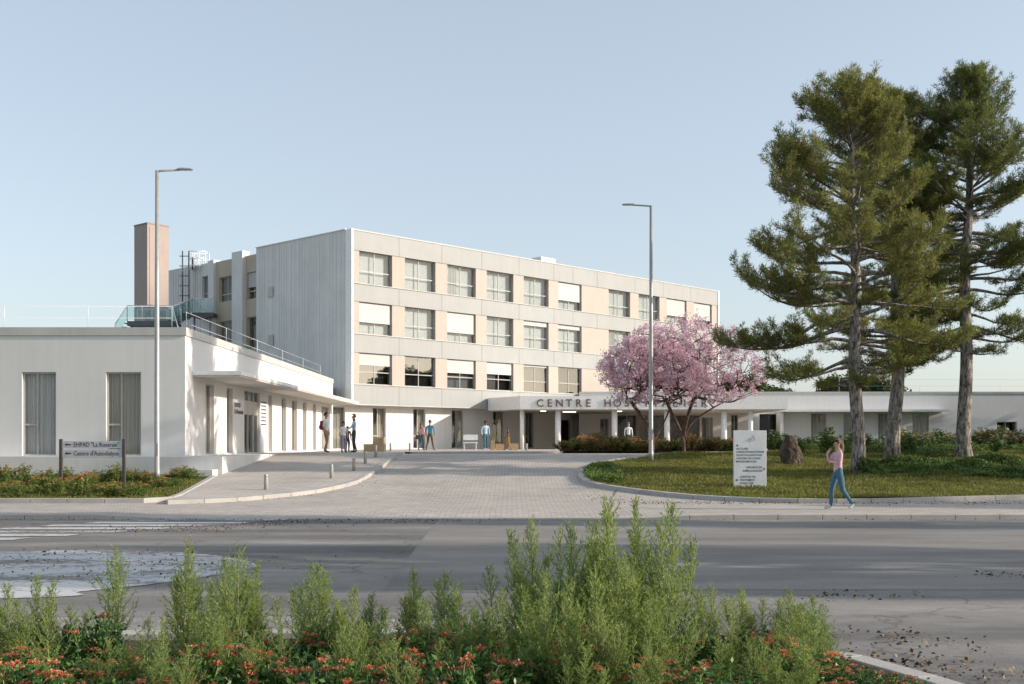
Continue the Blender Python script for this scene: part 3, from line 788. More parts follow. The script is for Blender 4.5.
# lettering on the side wall
def text(name, body, size, loc, rot, mat, parent, extrude=0.004, align='LEFT', spacing=1.0, width=None):
    cu = bpy.data.curves.new(name, 'FONT'); cu.body = body; cu.size = size; cu.extrude = extrude; cu.align_x = align
    cu.space_character = spacing; cu.materials.append(mat); cu.resolution_u = 3; cu.offset = 0.006*size
    o = bpy.data.objects.new(name, cu); o.location = loc; o.rotation_euler = rot; link(o, parent)
    bpy.context.view_layer.update()
    me = bpy.data.meshes.new_from_object(o.evaluated_get(bpy.context.evaluated_depsgraph_get()))
    bpy.data.objects.remove(o); bpy.data.curves.remove(cu)
    xs = [v.co.x for v in me.vertices]; wd = max(xs)-min(xs)
    if width:
        for v in me.vertices: v.co.x *= width/wd
    if not me.materials: me.materials.append(mat)
    o = bpy.data.objects.new(name, me); o.location = loc; o.rotation_euler = rot
    return link(o, parent)
yy0 = 11.46*F/(512-233.6)-WY
text('lettering', 'EHPAD\nLa Roseraie', 0.27, (0.02, yy0+0.1, 3.2-ZB), (R(90), 0, R(90)), M['ink'], wing, width=1.5)
mb = MB(Matrix.Translation((0, 0, -ZB)))
y0 = 11.46*F/(512-260.6)-WY; rr = random.Random(3)
for k in range(7):
    z = 3.55-0.17*k; x = y0+0.1
    while x < y0+1.1:
        wd = rr.uniform(.12, .35); mb.box(0.004, 0.012, x, min(x+wd, y0+1.15), z, z+0.055); x += wd+.06
mb.build('small_print', M['ink'], wing)

# roof railings
def railing(name, pts, z, label, h=0.82, step=2.9, r=0.010, wires=2):
    e = empty(name, (pts[0][0], pts[0][1], z)); tag(e, label, 'railing')
    T = Matrix.Translation((-pts[0][0], -pts[0][1], -z))
    a, b = Vector((*pts[0], z)), Vector((*pts[1], z)); Ln = (b-a).length; n = int(Ln/step)
    for i in range(n+1):
        p = a.lerp(b, i/n); MB(T).tube([p, p+Vector((0, 0, h))], r, 6).build('post', M['white'], e)
    for k in range(wires):
        zz = Vector((0, 0, h-0.02-k*h*0.5)); MB(T).tube([a+zz, b+zz], r*0.7, 6).build('rail', M['white'], e)
    return e
railing('roof_railing', ((-30, 40.6), (-12.1, 40.6)), WT, 'thin white railing along the front roof edge of the left wing', step=2.95)
railing('roof_railing', ((-12.1, 42.4), (-12.1, 72)), WT, 'thin railing running back along the canopy side of the left roof', step=5.5)

# roof access stair and landings
def glass_guard(e, T, a, b, n=2, h=1.05):
    a = Vector(a); b = Vector(b)
    MB(T).tube([a+Vector((0,0,h)), b+Vector((0,0,h))], 0.035, 6).build('handrail', M['white'], e)
    for i in range(n+1):
        p = a.lerp(b, i/n); MB(T).tube([p, p+Vector((0,0,h))], 0.03, 6).build('post', M['white'], e)
    d = (b-a); nn = Vector((-d.y, d.x, 0)).normalized()*0.01
    for i in range(n):
        p, q = a.lerp(b, (i+.04)/n), a.lerp(b, (i+.96)/n); mb = MB(T); z1 = Vector((0,0,.10)); z2 = Vector((0,0,h-.08))
        vs = [p+z1-nn, q+z1-nn, q+z2-nn, p+z2-nn, p+z1+nn, q+z1+nn, q+z2+nn, p+z2+nn]
        mb.add(vs, [(0,1,2,3), (7,6,5,4), (0,4,5,1), (1,5,6,2), (2,6,7,3), (3,7,4,0)]); mb.build('glass_panel', M['glassg'], e)
Y1 = 78.0; za = zat(321, Y1); xa, xb = xat(127, Y1), xat(172, Y1)
st = empty('roof_stair', (xa, Y1, 5.4)); tag(st, 'steel stair with glass guards climbing over the left roof to the block', 'stair')
Tt = Matrix.Translation((-xa, -Y1, -5.4))
MB(Tt).box(xa, xb, Y1, Y1+2.2, za-0.32, za).build('landing', M['steeld'], st)
Y2 = 84.5; zc = zat(312.5, Y2); xc, xd = xat(192, Y2), xat(209, Y2)
MB(Tt).box(xc, xd+.3, Y2, Y2+2.0, zc-0.3, zc).build('landing', M['steeld'], st)
glass_guard(st, Tt, (xa, Y1+.05, za), (xb, Y1+.05, za), 3); glass_guard(st, Tt, (xa, Y1+2.15, za), (xb, Y1+2.15, za), 3)
glass_guard(st, Tt, (xat(115, Y1), Y1+.05, za-1.25), (xa, Y1+.05, za), 1)
glass_guard(st, Tt, (xc, Y2+.05, zc), (xd+.3, Y2+.05, zc), 3)
glass_guard(st, Tt, (xb, Y1+.3, za), (xc, Y2+.05, zc), 3); glass_guard(st, Tt, (xb-.9, Y1+2.1, za), (xc-.9, Y2+1.9, zc), 3)
glass_guard(st, Tt, (xb, Y1+.05, za), (xat(185, 72), 72, 6.3), 2)
mb = MB(Tt)
for k in range(9):
    t = (k+.5)/9; p = Vector((xb-.45, Y1+1.2, za)).lerp(Vector((xc-.45, Y2+1, zc)), t); mb.box(p.x-.45, p.x+.45, p.y-.45, p.y+.45, p.z-.05, p.z)
mb.build('steps', M['steeld'], st)
mb = MB(Tt)
for k in range(5):
    t = (k+.5)/5; p = Vector((xat(115, Y1), Y1+1, za-1.25)).lerp(Vector((xa, Y1+1, za)), t); mb.box(p.x-.15, p.x+.15, Y1+.1, Y1+2.1, p.z-.05, p.z)
mb.build('steps', M['steeld'], st)
for x, y, z in ((xa+.2, Y1+.3, za), (xb-.2, Y1+.3, za), (xa+.2, Y1+2, za), (xb-.2, Y1+2, za), (xc+.1, Y2+.3, zc), (xd, Y2+.3, zc)):
    MB(Tt).tube([(x, y, 5.38), (x, y, z-.3)], 0.07, 6).build('support', M['steel'], st)
# cat ladder with safety cage on the extension
Yl = 86.5; xl = xat(186, Yl)
ld = empty('roof_ladder', (xl, Yl, zc-0.3)); tag(ld, 'dark vertical ladder with caged white top rising above the roof', 'ladder')
Tl = Matrix.Translation((-xl, -Yl, -(zc-0.3)))
ztop = zat(251, Yl)
for px in (182.5, 189.0):
    MB(Tl).tube([(xat(px, Yl), Yl, zc-.3), (xat(px, Yl), Yl, ztop)], 0.05, 6).build('stile', M['steeld'], ld)
mb = MB(Tl); z = zc
while z < ztop-.1: mb.tube([(xat(179.5, Yl), Yl, z), (xat(189, Yl), Yl, z)], 0.035, 5); z += 0.75
mb.build('rungs', M['steeld'], ld)
mb = MB(Tl)
for z in (zat(265, Yl), zat(258, Yl), zat(251, Yl)):
    xx0, xx1 = xat(188, Yl), xat(205, Yl)
    mb.tube([(xx0, Yl+.1, z), (xx1, Yl+.1, z), (xx1, Yl+1.2, z), (xx0, Yl+1.2, z), (xx0, Yl+.1, z)], 0.035, 5)
for px in (188, 193.5, 199, 205):
    for yy in (.1, 1.2): mb.tube([(xat(px, Yl), Yl+yy, zat(272, Yl)), (xat(px, Yl), Yl+yy, zat(251, Yl))], 0.035, 5)
mb.build('cage', M['white'], ld)
MB(Tl).tube([(xat(191, Yl), Yl+.6, 14.9), (xat(191, Yl), Yl+.6, zat(256, Yl))], 0.12, 8).build('vent_pipe', M['steeld'], ld)

# ================================================================ ENTRANCE CANOPY
CZ0, CZ1 = 3.97, 4.93
can = empty('entrance_canopy', (0.55, 79.0, ZB)); tag(can, 'long white entrance canopy on round columns with dark lettering', 'canopy')
Tc = Matrix.Translation((-0.55, -79.0, -ZB))
poly = [(0.55, 79.0), (19.1, 79.0), (19.1, 89.95), (5.3, 89.95), (4.0, 88.7), (-1.75, 82.9)]
MB(Tc).prism(poly, CZ0+0.05, CZ1).build('fascia', M['trim'], can)
pin = [(0.7, 79.15), (18.95, 79.15), (18.95, 89.9), (5.3, 89.9), (4.0, 88.6), (-1.45, 83.1)]
MB(Tc).prism(pin, CZ0, CZ0+0.048).build('soffit', M['soffit'], can)
for px, r in ((522, .15), (558, .2), (614.5, .2), (667, .2), (724, .2), (750.5, .17)):
    MB(Tc).tube([(xat(px, 79.7), 79.7, ZB), (xat(px, 79.7), 79.7, CZ0)], r, 18).build('column', M['trim'], can)
for k, chx in enumerate('CENTRE HOSPITALIER'):
    if chx != ' ': text('letter', chx, 0.74, (xat(540.0+9.65*k, 79)-0.55, -0.03, 4.2-ZB), (R(90), 0, 0), M['bronze'], can, extrude=0.025, align='CENTER')

for pa, pb, yy in ((540.5, 546, 81), (563, 576, 83), (616, 622, 81.5)):
    m_ = M.get('glow')
    if m_ is None:
        m_, nt_, out_ = new_mat('soffit_light'); em = nt_.nodes.new('ShaderNodeEmission'); em.inputs[0].default_value = (1, .86, .66, 1); em.inputs[1].default_value = 2.0
        nt_.links.new(em.outputs[0], out_.inputs[0]); M['glow'] = m_
    MB(Tc).box(xat(pa, yy), xat(pb, yy), yy, yy+.35, CZ0-.05, CZ0-.002).build('ceiling_light', m_, can)
# ================================================================ RIGHT WING
rw = empty('rear_wing', (5.0, 90.0, ZB)); tag(rw, 'low white flat roofed wing behind the pines and the lawn', 'building')
Tr = Matrix.Translation((-5.0, -90.0, -ZB))
def rx(px): return xat(px, 90)
rops = [(rx(600), rx(608.5), 1.28, 3.6), (rx(617), rx(648), 1.28, 3.9), (rx(650), rx(700), 1.28, 3.9), (rx(701.5), rx(713), 1.28, 3.7), (rx(731), rx(738), 1.28, 3.9),
        (rx(759.5), rx(780.5), 1.2, 3.95)]
wr = [(rx(811), rx(826.5), 1.5, 4.0), (rx(843.5), rx(858.5), 1.5, 4.0), (rx(878), rx(893), 1.5, 4.0), (rx(912.5), rx(929), 1.5, 4.0), (rx(997), rx(1017), zat(436.7, 90), zat(421.7, 90))]
mb = MB(Tr); wall_open(mb, 5.3, 60, 90.0, 90.35, 1.15, 5.55, rops+wr); mb.build('wall', M['plaster'], rw)
MB(Tr).box(5.3, 60.05, 89.94, 90.4, 5.553, 5.72).build('coping', M['coping'], rw)
MB(Tr).box(5.3, 60, 90.41, 104, 5.3, 5.4).build('roof', M['roofing'], rw)
mb = MB(Tr); mb.box(9, 60, 92.8, 104, 1.15, 5.29); mb.build('room_core', M['roomb'], rw)
for i, (a, b, z0, z1) in enumerate(rops):
    if i == 5:
        f = MB(Tr)
        for x in (a+.003, (a+b)/2-.05, b-.103): f.box(x, x+.1, 90.3, 90.4, z0, z1-.003)
        d_ = f.build('door', M['steeld'], rw); MB(Tr).box(a+.05, b-.05, 90.33, 90.34, z0, z1-.05).build('pane', M['glass'], d_)
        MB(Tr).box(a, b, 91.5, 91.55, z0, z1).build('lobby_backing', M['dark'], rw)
    else:
        window(rw, Tr, a+.003, b-.003, z0, z1-.003, 90.1, back='roomb', mull=0.5 if b-a < 2 else 0.33, trans=0, depth=1.2, glass='glassc', curtain=('curtb', 0.6, 1.0) if i % 2 else None)
for i, (a, b, z0, z1) in enumerate(wr):
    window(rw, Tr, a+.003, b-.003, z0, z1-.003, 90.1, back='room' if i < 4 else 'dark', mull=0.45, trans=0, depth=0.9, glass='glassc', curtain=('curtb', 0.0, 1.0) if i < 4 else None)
mb = MB(Tr); mb.box(rx(779)*.985, rx(942), 88.3, 89.99, 4.10, 4.28); mb.build('canopy', M['trim'], rw)
mb = MB(Tr)
mb.box(rx(776), rx(776)+.25, 88.6, 89.99, 1.15, 4.09)
mb.build('canopy_pier', M['plaster'], rw)
railing('roof_railing', ((26, 90.7), (58, 90.7)), 5.72, 'thin white railing along the roof of the rear right wing', h=1.0, step=5.5)
# ================================================================ STREET FURNITURE
def lamp(px, py_base, py_top, arm_px, label):
    X, Y = ground(px, py_base); z = hgt(Y)+0.1; H = zat(py_top, Y)-z
    e = empty('street_lamp', (X, Y, z)); tag(e, label, 'street lamp', 'street lamps')
    a = (arm_px)/F*Y; s = 1 if a > 0 else -1
    MB().tube([(0,0,0), (0,0,0.35), (0,0,0.36), (0,0,H*0.5), (0,0,H)], [.095,.095,.085,.075,.055], 14).build('pole', M['pole'], e)
    MB().box(-.055, .055, -.1, -.08, 0.8, 1.2).build('access_door', M['pole'], e)
    hl = 0.52
    MB().tube([(0,0,H-.12), (0.02*s,0,H-.04), (0.10*s,0,H-.015), (a-hl*s*.8, 0, H+.02)], [.05,.045,.035,.03], 8).build('arm', M['pole'], e)
    mb = MB(); x0 = a-hl*s; x1 = a
    pr = [(0, .02, .05), (.15, .05, .075), (.5, .045, .11), (.9, .03, .10), (1.0, .015, .05)]
    vs = []; fs = []
    for t, hz, wy in pr:
        x = x0+(x1-x0)*t; zc = H+.03
        vs += [(x, -wy, zc), (x, -wy*.7, zc+hz), (x, wy*.7, zc+hz), (x, wy, zc), (x, wy*.8, zc-hz*.5), (x, -wy*.8, zc-hz*.5)]
    for i in range(len(pr)-1):
        for k in range(6): fs.append((i*6+k, i*6+(k+1)%6, (i+1)*6+(k+1)%6, (i+1)*6+k))
    fs += [tuple(range(6)), tuple(range(24, 30))]; mb.add(vs, fs); hd = mb.build('lamp_head', M['steel'], e)
    MB().box(min(x0+.1*s, x1-.06*s), max(x0+.1*s, x1-.06*s), -.06, .06, H+.002, H+.012).build('lens', M['signw'], hd)
    return e
lamp(157, 483.5, 170.5, 36, 'tall grey street lamp in the flower bed before the left wing, arm pointing right')
lamp(651, 462.8, 205.5, -29, 'tall grey street lamp on the lawn tip, arm pointing left')

def bollard(name='bollard'):
    e = empty(name, (0,0,0)); tag(e, '', 'bollard', 'short bollards along the drive')
    MB().tube([(0,0,0), (0,0,.36), (0,0,.375), (0,0,.39)], [.062,.062,.062,.05], 14).build('shaft', M['conc'], e)
    MB().tube([(0,0,.391), (0,0,.44), (0,0,.455)], [.062,.06,.045], 14).build('cap', M['steel'], e)
    return e
b0 = bollard()
bl = [((266, 492.9), 'pale bollard standing alone nearest the road, far left of its row'), ((331.4, 481.3), 'second bollard of the row along the left kerb'),
      ((353.9, 473.6), 'third bollard of the row along the left kerb'), ((365.3, 466), 'fourth bollard from the road, before the wooden planter boxes'),
      ((375.8, 459.2), 'fifth bollard from the road, right of the fourth'), ((390.6, 453.0), 'small bollard just right of the wooden planter boxes'),
      ((409.8, 452.4), 'small bollard just left of the couple walking')]
for i, (p, lb_) in enumerate(bl):
    o = b0 if i == 0 else copy_tree(b0); X, Y = ground(*p); 
    if i >= 5: Y = 62 if i == 5 else 64; X = xat(p[0], Y)
    o.location = (X, Y, hgt(Y, -5)+(0.10 if i < 5 else 0.08)); o['label'] = lb_; o.rotation_euler.z = i
# right side low light posts on the plaza
for px, Y, lb_ in ((565.5, 60.5, 'small pale bollard at the left end of the shrub bed'), (526.5, 66, 'small pale bollard just right of the first white column')):
    o = copy_tree(b0); o.location = (xat(px, Y), Y, hgt(Y)+.08); o['label'] = lb_; o.scale = (1, 1, 0.9)

# wooden planter boxes and benches
def crate(px0, px1, Y, z0, z1, d, label, name='wooden_box', lid=False):
    x0, x1 = xat(px0, Y), xat(px1, Y)
    e = empty(name, ((x0+x1)/2, Y+d/2, z0)); tag(e, label, 'wooden box', 'wooden boxes on the forecourt')
    w2 = (x1-x0)/2; h = z1-z0; mb = MB(); n = max(2, int(h/.14))
    for k in range(n):
        a = h*k/n+.004; b = h*(k+1)/n-.006
        mb.box(-w2, w2, -d/2, -d/2+.03, a, b); mb.box(-w2, w2, d/2-.03, d/2, a, b)
        mb.box(-w2, -w2+.03, -d/2+.031, d/2-.031, a, b); mb.box(w2-.03, w2, -d/2+.031, d/2-.031, a, b)
    mb.build('side_boards', M['wood'], e)
    MB().box(-w2+.032, w2-.032, -d/2+.032, d/2-.032, .02, h-.03).build('core', M['wood'], e)
    mb = MB(); m = 5
    for k in range(m): mb.box(-w2-.01, w2+.01, -d/2-.01+(d+.02)*k/m+.004, -d/2-.01+(d+.02)*(k+1)/m-.004, h+.001, h+.03)
    mb.build('top_boards', M['wood'], e)
zg = hgt(57)+.08
crate(363.5, 384, 57, zg, zat(444.5, 57), 0.9, 'low wide wooden box beside the chatting man in blue')
crate(374.5, 383.5, 59, zg, zat(438.0, 59), 0.6, 'taller narrow wooden box behind the low wide one at left')
crate(491, 494.7, 70, zg, zat(440.5, 70), 0.5, 'narrow upright pale box between the man in pale shirt and the column')
crate(495.5, 504, 70.5, zg, zat(444.2, 70.5), 0.6, 'low brownish box behind the walking child')
crate(508.5, 518.5, 71, zg, zat(444.0, 71), 0.6, 'low pale box between the walking child and the first white column')
def bench(px0, px1, Y, label):
    x0, x1 = xat(px0, Y), xat(px1, Y); z = hgt(Y)+.08; w2 = (x1-x0)/2
    e = empty('white_bench', ((x0+x1)/2, Y, z)); tag(e, label, 'bench')
    MB().box(-w2, w2, -.25, .25, .42, .49).build('seat', M['white'], e, bevel=.015)
    mb = MB(); mb.box(-w2, w2, .24, .29, .62, .95); mb.build('backrest', M['white'], e, bevel=.01)
    for s in (-1, 1):
        for yy in (-.2, .2): MB().box(s*(w2-.08)-.03, s*(w2-.08)+.03, yy-.03, yy+.03, 0, .42).build('leg', M['white'], e)
bench(463, 477.5, 69.5, 'white bench on the plaza between the couple and the man in pale shirt')

# direction sign at left
Ys = 33.6; zb = hgt(Ys)+.1; xa, xb = xat(61, Ys), xat(124, Ys)
e = empty('direction_sign', ((xa+xb)/2, Ys, zb)); tag(e, 'two row direction sign on dark posts in the left flower bed', 'sign')
zt = zat(439, Ys)-zb; w2 = (xb-xa)/2
for s in (-1, 1): MB().box(s*w2-.045, s*w2+.045, -.045, .045, -.1, zt).build('post', M['post'], e, bevel=.01)
z1a, z1b = zat(448.3, Ys)-zb, zat(441, Ys)-zb; z2a, z2b = zat(457.5, Ys)-zb, zat(449.3, Ys)-zb
for (za_, zb_, tx) in ((z1a, z1b, 'EHPAD "La Roseraie"'), (z2a, z2b, "Centre d'Autodialyse")):
    MB().box(-w2+.047, w2-.047, -.03, .0, za_, zb_).build('plate', M['signg'], e, bevel=.006)
    zc_ = (za_+zb_)/2
    text('lettering', tx, .185, (-w2+.38, -.032, zc_-.06), (R(90), 0, 0), M['ink'], e, extrude=.001, width=1.33)
    mb = MB(); mb.add([(-w2+.12, -.034, zc_), (-w2+.2, -.034, zc_-.045), (-w2+.2, -.034, zc_-.02), (-w2+.31, -.034, zc_-.02), (-w2+.31, -.034, zc_+.02), (-w2+.2, -.034, zc_+.02), (-w2+.2, -.034, zc_+.045)], [(0,1,2,3,4,5,6)])
    mb.build('arrow', M['ink'], e)
# totem
Yt = ground(750, 490)[1]; zb = hgt(Yt)+.05; xa, xb = xat(733.5, Yt), xat(766, Yt)
e = empty('totem_sign', ((xa+xb)/2, Yt, zb)); tag(e, 'white upright totem sign with blue directions on the lawn', 'sign')
w2 = (xb-xa)/2; H = zat(430.5, Yt)-zb
MB().box(-w2, w2, -.07, .07, 0, H).build('panel', M['signw'], e, bevel=.01)
def tl(s, size, x, py, width, align='LEFT'):
    o = text('lettering', s, size, (x, -.072, zat(py, Yt)-zb), (R(90), 0, 0), M['ink'], e, extrude=.001, align=align, width=width)
tl('ACCUEIL', .085, -w2+.07, 449.6, .38); tl('CONSULTATIONS EXTERNES', .085, -w2+.07, 452.8, .85); tl('HOSPITALISATIONS', .085, -w2+.07, 456, .78)
tl('CENTRE DE SOINS', .085, -w2+.07, 459.2, .74); tl('MAISON MEDICALE', .085, -w2+.07, 462.4, .62)
tl('URGENCES', .085, w2-.13, 468.2, .48, 'RIGHT'); tl('AMBULANCES', .085, w2-.13, 471.6, .6, 'RIGHT')
tl('CENTRE DE', .085, -w2+.18, 477.6, .48); tl('TRAITEMENT', .085, -w2+.18, 480.8, .46); tl('DIALYSE', .085, -w2+.18, 484, .42)
def tri(cx, py, rot):
    z = zat(py, Yt)-zb; mb = MB(); p = []
    for k in range(3):
        t = rot+k*2*math.pi/3; p.append((cx+.045*math.cos(t), -.074, z+.045*math.sin(t)))
    mb.add(p, [(0,1,2)]); mb.build('arrow', M['ink'], e)
tri(-w2+.1, 445.5, R(90)); tri(w2-.07, 469, 0); tri(-w2+.09, 480, R(180))
mb = MB(); zc_ = zat(439, Yt)-zb
mb.tube([(x_, -.073, zc_+.045*math.sin(x_*16)) for x_ in [(-.12+.03*i) for i in range(9)]], .008, 5); mb.tube([(.1, -.073, zc_+.12), (.16, -.073, zc_+.06), (.13, -.073, zc_-.05)], .007, 5)
mb.tube([(-.05, -.073, zc_-.08), (.04, -.073, zc_-.07), (.05, -.073, zc_), (-.03, -.073, zc_+.02)], .007, 5)
mb.build('emblem', M['signg'], e)

# rock
def rock():
    X, Y = ground(790, 466.5); z = hgt(Y)
    H = zat(436.5, Y)-z; W = 24/F*Y
    bm = bmesh.new(); bmesh.ops.create_icosphere(bm, subdivisions=5, radius=1)
    from mathutils import noise as nz_
    for v in bm.verts:
        c = v.co.copy(); t = (c.z+1)/2
        k = 1-0.55*t
        c.x = c.x*k+0.10*t; c.y *= k
        c.z = max(-0.9, min(0.93-0.25*(c.x-0.1)**2, c.z*1.05))
        d = nz_.noise(c*1.3+Vector((3,1,5)))*.22+nz_.noise(c*3.1)*.12+nz_.noise(c*8)*.05+nz_.noise(c*19)*.02
        d += -0.10*abs(nz_.noise(c*2.2+Vector((9,9,9))))
        c *= (1+d)
        v.co = Vector((c.x*W*.62, c.y*W*.45, (c.z+.85)*H/1.62-.05))
    me = bpy.data.meshes.new('boulder'); bm.to_mesh(me); bm.free(); me.materials.append(M['rock'])
    o = bpy.data.objects.new('boulder', me); o.location = (X, Y, z); link(o)
    tag(o, 'rugged brown standing boulder on the lawn behind the walking woman', 'boulder')
rock()

# ================================================================ TREES
def colonize(trunks, targets, rng, step=0.35, jit=0.05, rtip=0.012, expo=0.46, rise=0.25):
    """grow limbs from trunk polylines to targets; returns segments and tip points"""
    N = []; par = []; fixed = []
    for tp in trunks:
        last = -1
        for i, p in enumerate(tp):
            N.append(np.array(p, float)); par.append(last); last = len(N)-1; fixed.append(i >= len(tp)*0.45)
    tips = []
    root = np.array(trunks[0][len(trunks[0])//2]); order = np.argsort(np.linalg.norm(targets-root, axis=1))
    arr = np.zeros((60000, 3)); ok = np.zeros(60000, bool); n = len(N)
    arr[:n] = np.array(N); ok[:n] = fixed
    for ti in order:
        t = targets[ti]; d = t-arr[:n]; dist = np.linalg.norm(d, axis=1)
        pen = np.where(d[:, 2] < dist*rise*0.0-0.1, (-(d[:, 2]))*1.2, 0)
        dist2 = dist+pen+np.where(ok[:n], 0, 1e6)
        i = int(np.argmin(dist2)); L = dist[i]; k = max(1, int(L/step)); p0 = arr[i].copy(); last = i
        for s in range(1, k+1):
            f = s/k; p = p0+(t-p0)*f; p = p+rng.normal(size=3)*jit*(1 if s < k else 0)
            p[2] += -math.sin(f*math.pi)*L*0.05
            if n >= 59999: break
            arr[n] = p; ok[n] = True; par.append(last); last = n; n += 1
        tips.append(last)
    cnt = np.zeros(n); 
    for t in tips: cnt[t] += 1
    for i in range(n-1, -1, -1):
        if par[i] >= 0: cnt[par[i]] += cnt[i]
    return arr[:n], np.array(par), cnt, tips

def pine(seed, H, Rprof, z0, mat, wig, tr=0.27, dens=1.0, sparse_top=0.0, name='pine_tree'):
    rng = np.random.default_rng(seed)
    e = empty(name, (0, 0, 0))
    nz = 22; zs = np.linspace(-0.1, H, nz)
    ph = rng.uniform(0, 6, 4)
    def ax(z):
        t = z/H
        return np.array([wig[0]*math.sin(t*3.0+wig[1])-wig[0]*math.sin(wig[1])+0.05*math.sin(t*14+ph[0]), 0.25*math.sin(t*2.6+ph[1])-0.25*math.sin(ph[1])+0.04*math.sin(t*17+ph[2]), z])
    def rad(z): return tr*(1-z/H)**0.75*(1+0.25*math.exp(-z/0.3))+0.02
    MB().tube([ax(z) for z in zs], [rad(z)*(1+.07*math.sin(9*z+ph[3])) for z in zs], 12).build('trunk', M['bark'], e)
    A, B, ra, rb = [], [], [], []
    TP, TD = [], []
    z = z0
    az0 = rng.uniform(0, 6)
    def addseg(p, q, r0, r1): A.append(p); B.append(q); ra.append(r0); rb.append(r1)
    while z < H-0.15:
        nb = (4 if rng.random() < .6 else 5) if z < H*0.8 else 6
        t = (z-z0)/(H-z0)
        for k in range(nb):
            az = az0+k*2*math.pi/nb+rng.normal()*0.35
            Lb = Rprof(z, az)*rng.uniform(0.55, 1.12)
            if rng.random() < 0.10: Lb *= 0.45
            if k < 2 and z < H*.8: az = math.pi*(1-k)+rng.normal()*.38; Lb = Rprof(z, az)*rng.uniform(.75, 1.1)
            Lb = min(Lb, (H-z)*.9+.3)
            if Lb < 0.25: Lb = 0.25
            el = R(2+48*t**1.5)+rng.normal()*0.12
            p = ax(z+rng.uniform(-.15, .15)); d = np.array([math.cos(az)*math.cos(el), math.sin(az)*math.cos(el), math.sin(el)])
            ns = max(4, int(Lb/0.38)); r = min(rad(z)*0.42, 0.022+Lb*0.014); step = Lb/ns; path = [p]
            for s in range(ns):
                f = s/ns
                d = d+np.array([0, 0, (-0.10 if f < 0.4 else 0.13)*(1-t*0.5)])+rng.normal(size=3)*0.07; d /= np.linalg.norm(d)
                q = p+d*step; addseg(p, q, r*(1-f)**.8+.008, r*(1-f-1/ns)**.8+.008 if f+1/ns < 1 else .008)
                p = q; path.append(p)
                if f >= (0.26 if t < .5 else .16) or Lb < 1.0:
                    for side in (-1, 1):
                        if rng.random() < 0.10: continue
                        ll = min(1.35, Lb*0.46)*(1-f*0.62)*rng.uniform(.55, 1.15)*(0.6+0.8*min(1, (f-0.1)*3))
                        lat = np.array([-d[1], d[0], 0])*side; lat /= max(np.linalg.norm(lat), 1e-3)
                        dd = lat*0.85+d*0.6+np.array([0, 0, rng.uniform(-.05, .30)]); dd /= np.linalg.norm(dd)
                        m = max(2, int(ll/0.15)); pp = p
                        for j in range(m):
                            dd = dd+np.array([0, 0, 0.10])+rng.normal(size=3)*0.13; dd /= np.linalg.norm(dd)
                            qq = pp+dd*(ll/m); addseg(pp, qq, .012, .008); pp = qq
                            TP.append(qq); TD.append(dd)
                            if rng.random() < 0.85:
                                s2 = np.cross(dd, [0, 0, 1])*rng.choice([-1, 1])*0.8+dd*0.5+np.array([0, 0, .3]); s2 /= np.linalg.norm(s2)
                                l2 = rng.uniform(.10, .24); q2 = qq+s2*l2; addseg(qq, q2, .008, .005); TP.append(q2); TD.append(s2)
            TP.append(p); TD.append(d)
        az0 += rng.uniform(.5, 1.2); z += ((0.47 if z < z0+(H-z0)*.45 else 0.40) if z < H*0.8 else 0.30)/dens
    for zz in np.linspace(H*0.9, H, 7): TP.append(ax(zz)); TD.append(np.array([0, 0, 1.]))
    segs_mesh('branches', A, B, ra, rb, M['bark'], e, 4)
    TP = np.array(TP); TD = np.array(TD)
    nn = 26
    P = np.repeat(TP, nn, 0); D = np.repeat(TD, nn, 0)*0.75+rand_dirs(len(P), rng, 0.25)*0.85
    P = P+rng.normal(size=P.shape)*0.045
    V, Q = leaves(P, D, rng.uniform(.11, .23, len(P)), rng.uniform(.014, .028, len(P)), rng)
    np_mesh('needles', V, Q, mat, e)
    print('pine', name, len(Q), len(A))
    return e
def interp(tab):
    zs = [a for a, _ in tab]; rs = [b for _, b in tab]
    return lambda z: float(np.interp(z, zs, rs))
# pine 1 (left, nearest)
Xp, Yp = ground(857, 474.5); zb = hgt(Yp)
k_ = Yp/F
def Zr(py): return zat(py, Yp)-zb
f1 = interp([(Zr(385), 1.2), (Zr(360), 3.1), (Zr(318), 4.5), (Zr(295), 3.9), (Zr(250), 3.2), (Zr(200), 2.9), (Zr(150), 2.35), (Zr(120), 1.5), (Zr(98), .7), (Zr(85), .35)])
p1 = pine(11, Zr(88), lambda z, a: f1(z)*(1.0 if math.cos(a) < 0 else 0.8), Zr(382), M['pine'], (-0.13, 5.2), 0.245)
p1.location = (Xp, Yp, zb); tag(p1, 'tall olive pine with a leaning trunk, leftmost of three pines', 'pine tree', 'three pines on the lawn')
X2, Y2_ = ground(893, 459); z2 = hgt(Y2_)
def Zr2(py): return zat(py, Y2_)-z2
f2 = interp([(Zr2(372), 0.9), (Zr2(355), 2.2), (Zr2(320), 2.6), (Zr2(270), 2.5), (Zr2(200), 2.4), (Zr2(140), 2.0), (Zr2(105), 1.1), (Zr2(92), .3)])
p2 = pine(23, Zr2(100), lambda z, a: f2(z), Zr2(368), M['pine'], (0.25, 0.4), 0.29)
p2.location = (X2, Y2_, z2); tag(p2, 'tall olive pine with a straight thick trunk, middle of three pines', 'pine tree', 'three pines on the lawn')
X3, Y3 = ground(965, 461); z3 = hgt(Y3)
def Zr3(py): return zat(py, Y3)-z3
f3 = interp([(Zr3(352), 1.2), (Zr3(330), 2.6), (Zr3(300), 3.0), (Zr3(240), 3.4), (Zr3(200), 3.0), (Zr3(150), 2.0), (Zr3(110), 1.5), (Zr3(70), .3)])
p3 = pine(37, Zr3(76), lambda z, a: f3(z), Zr3(350), M['pineb'], (-0.2, 1.0), 0.29)
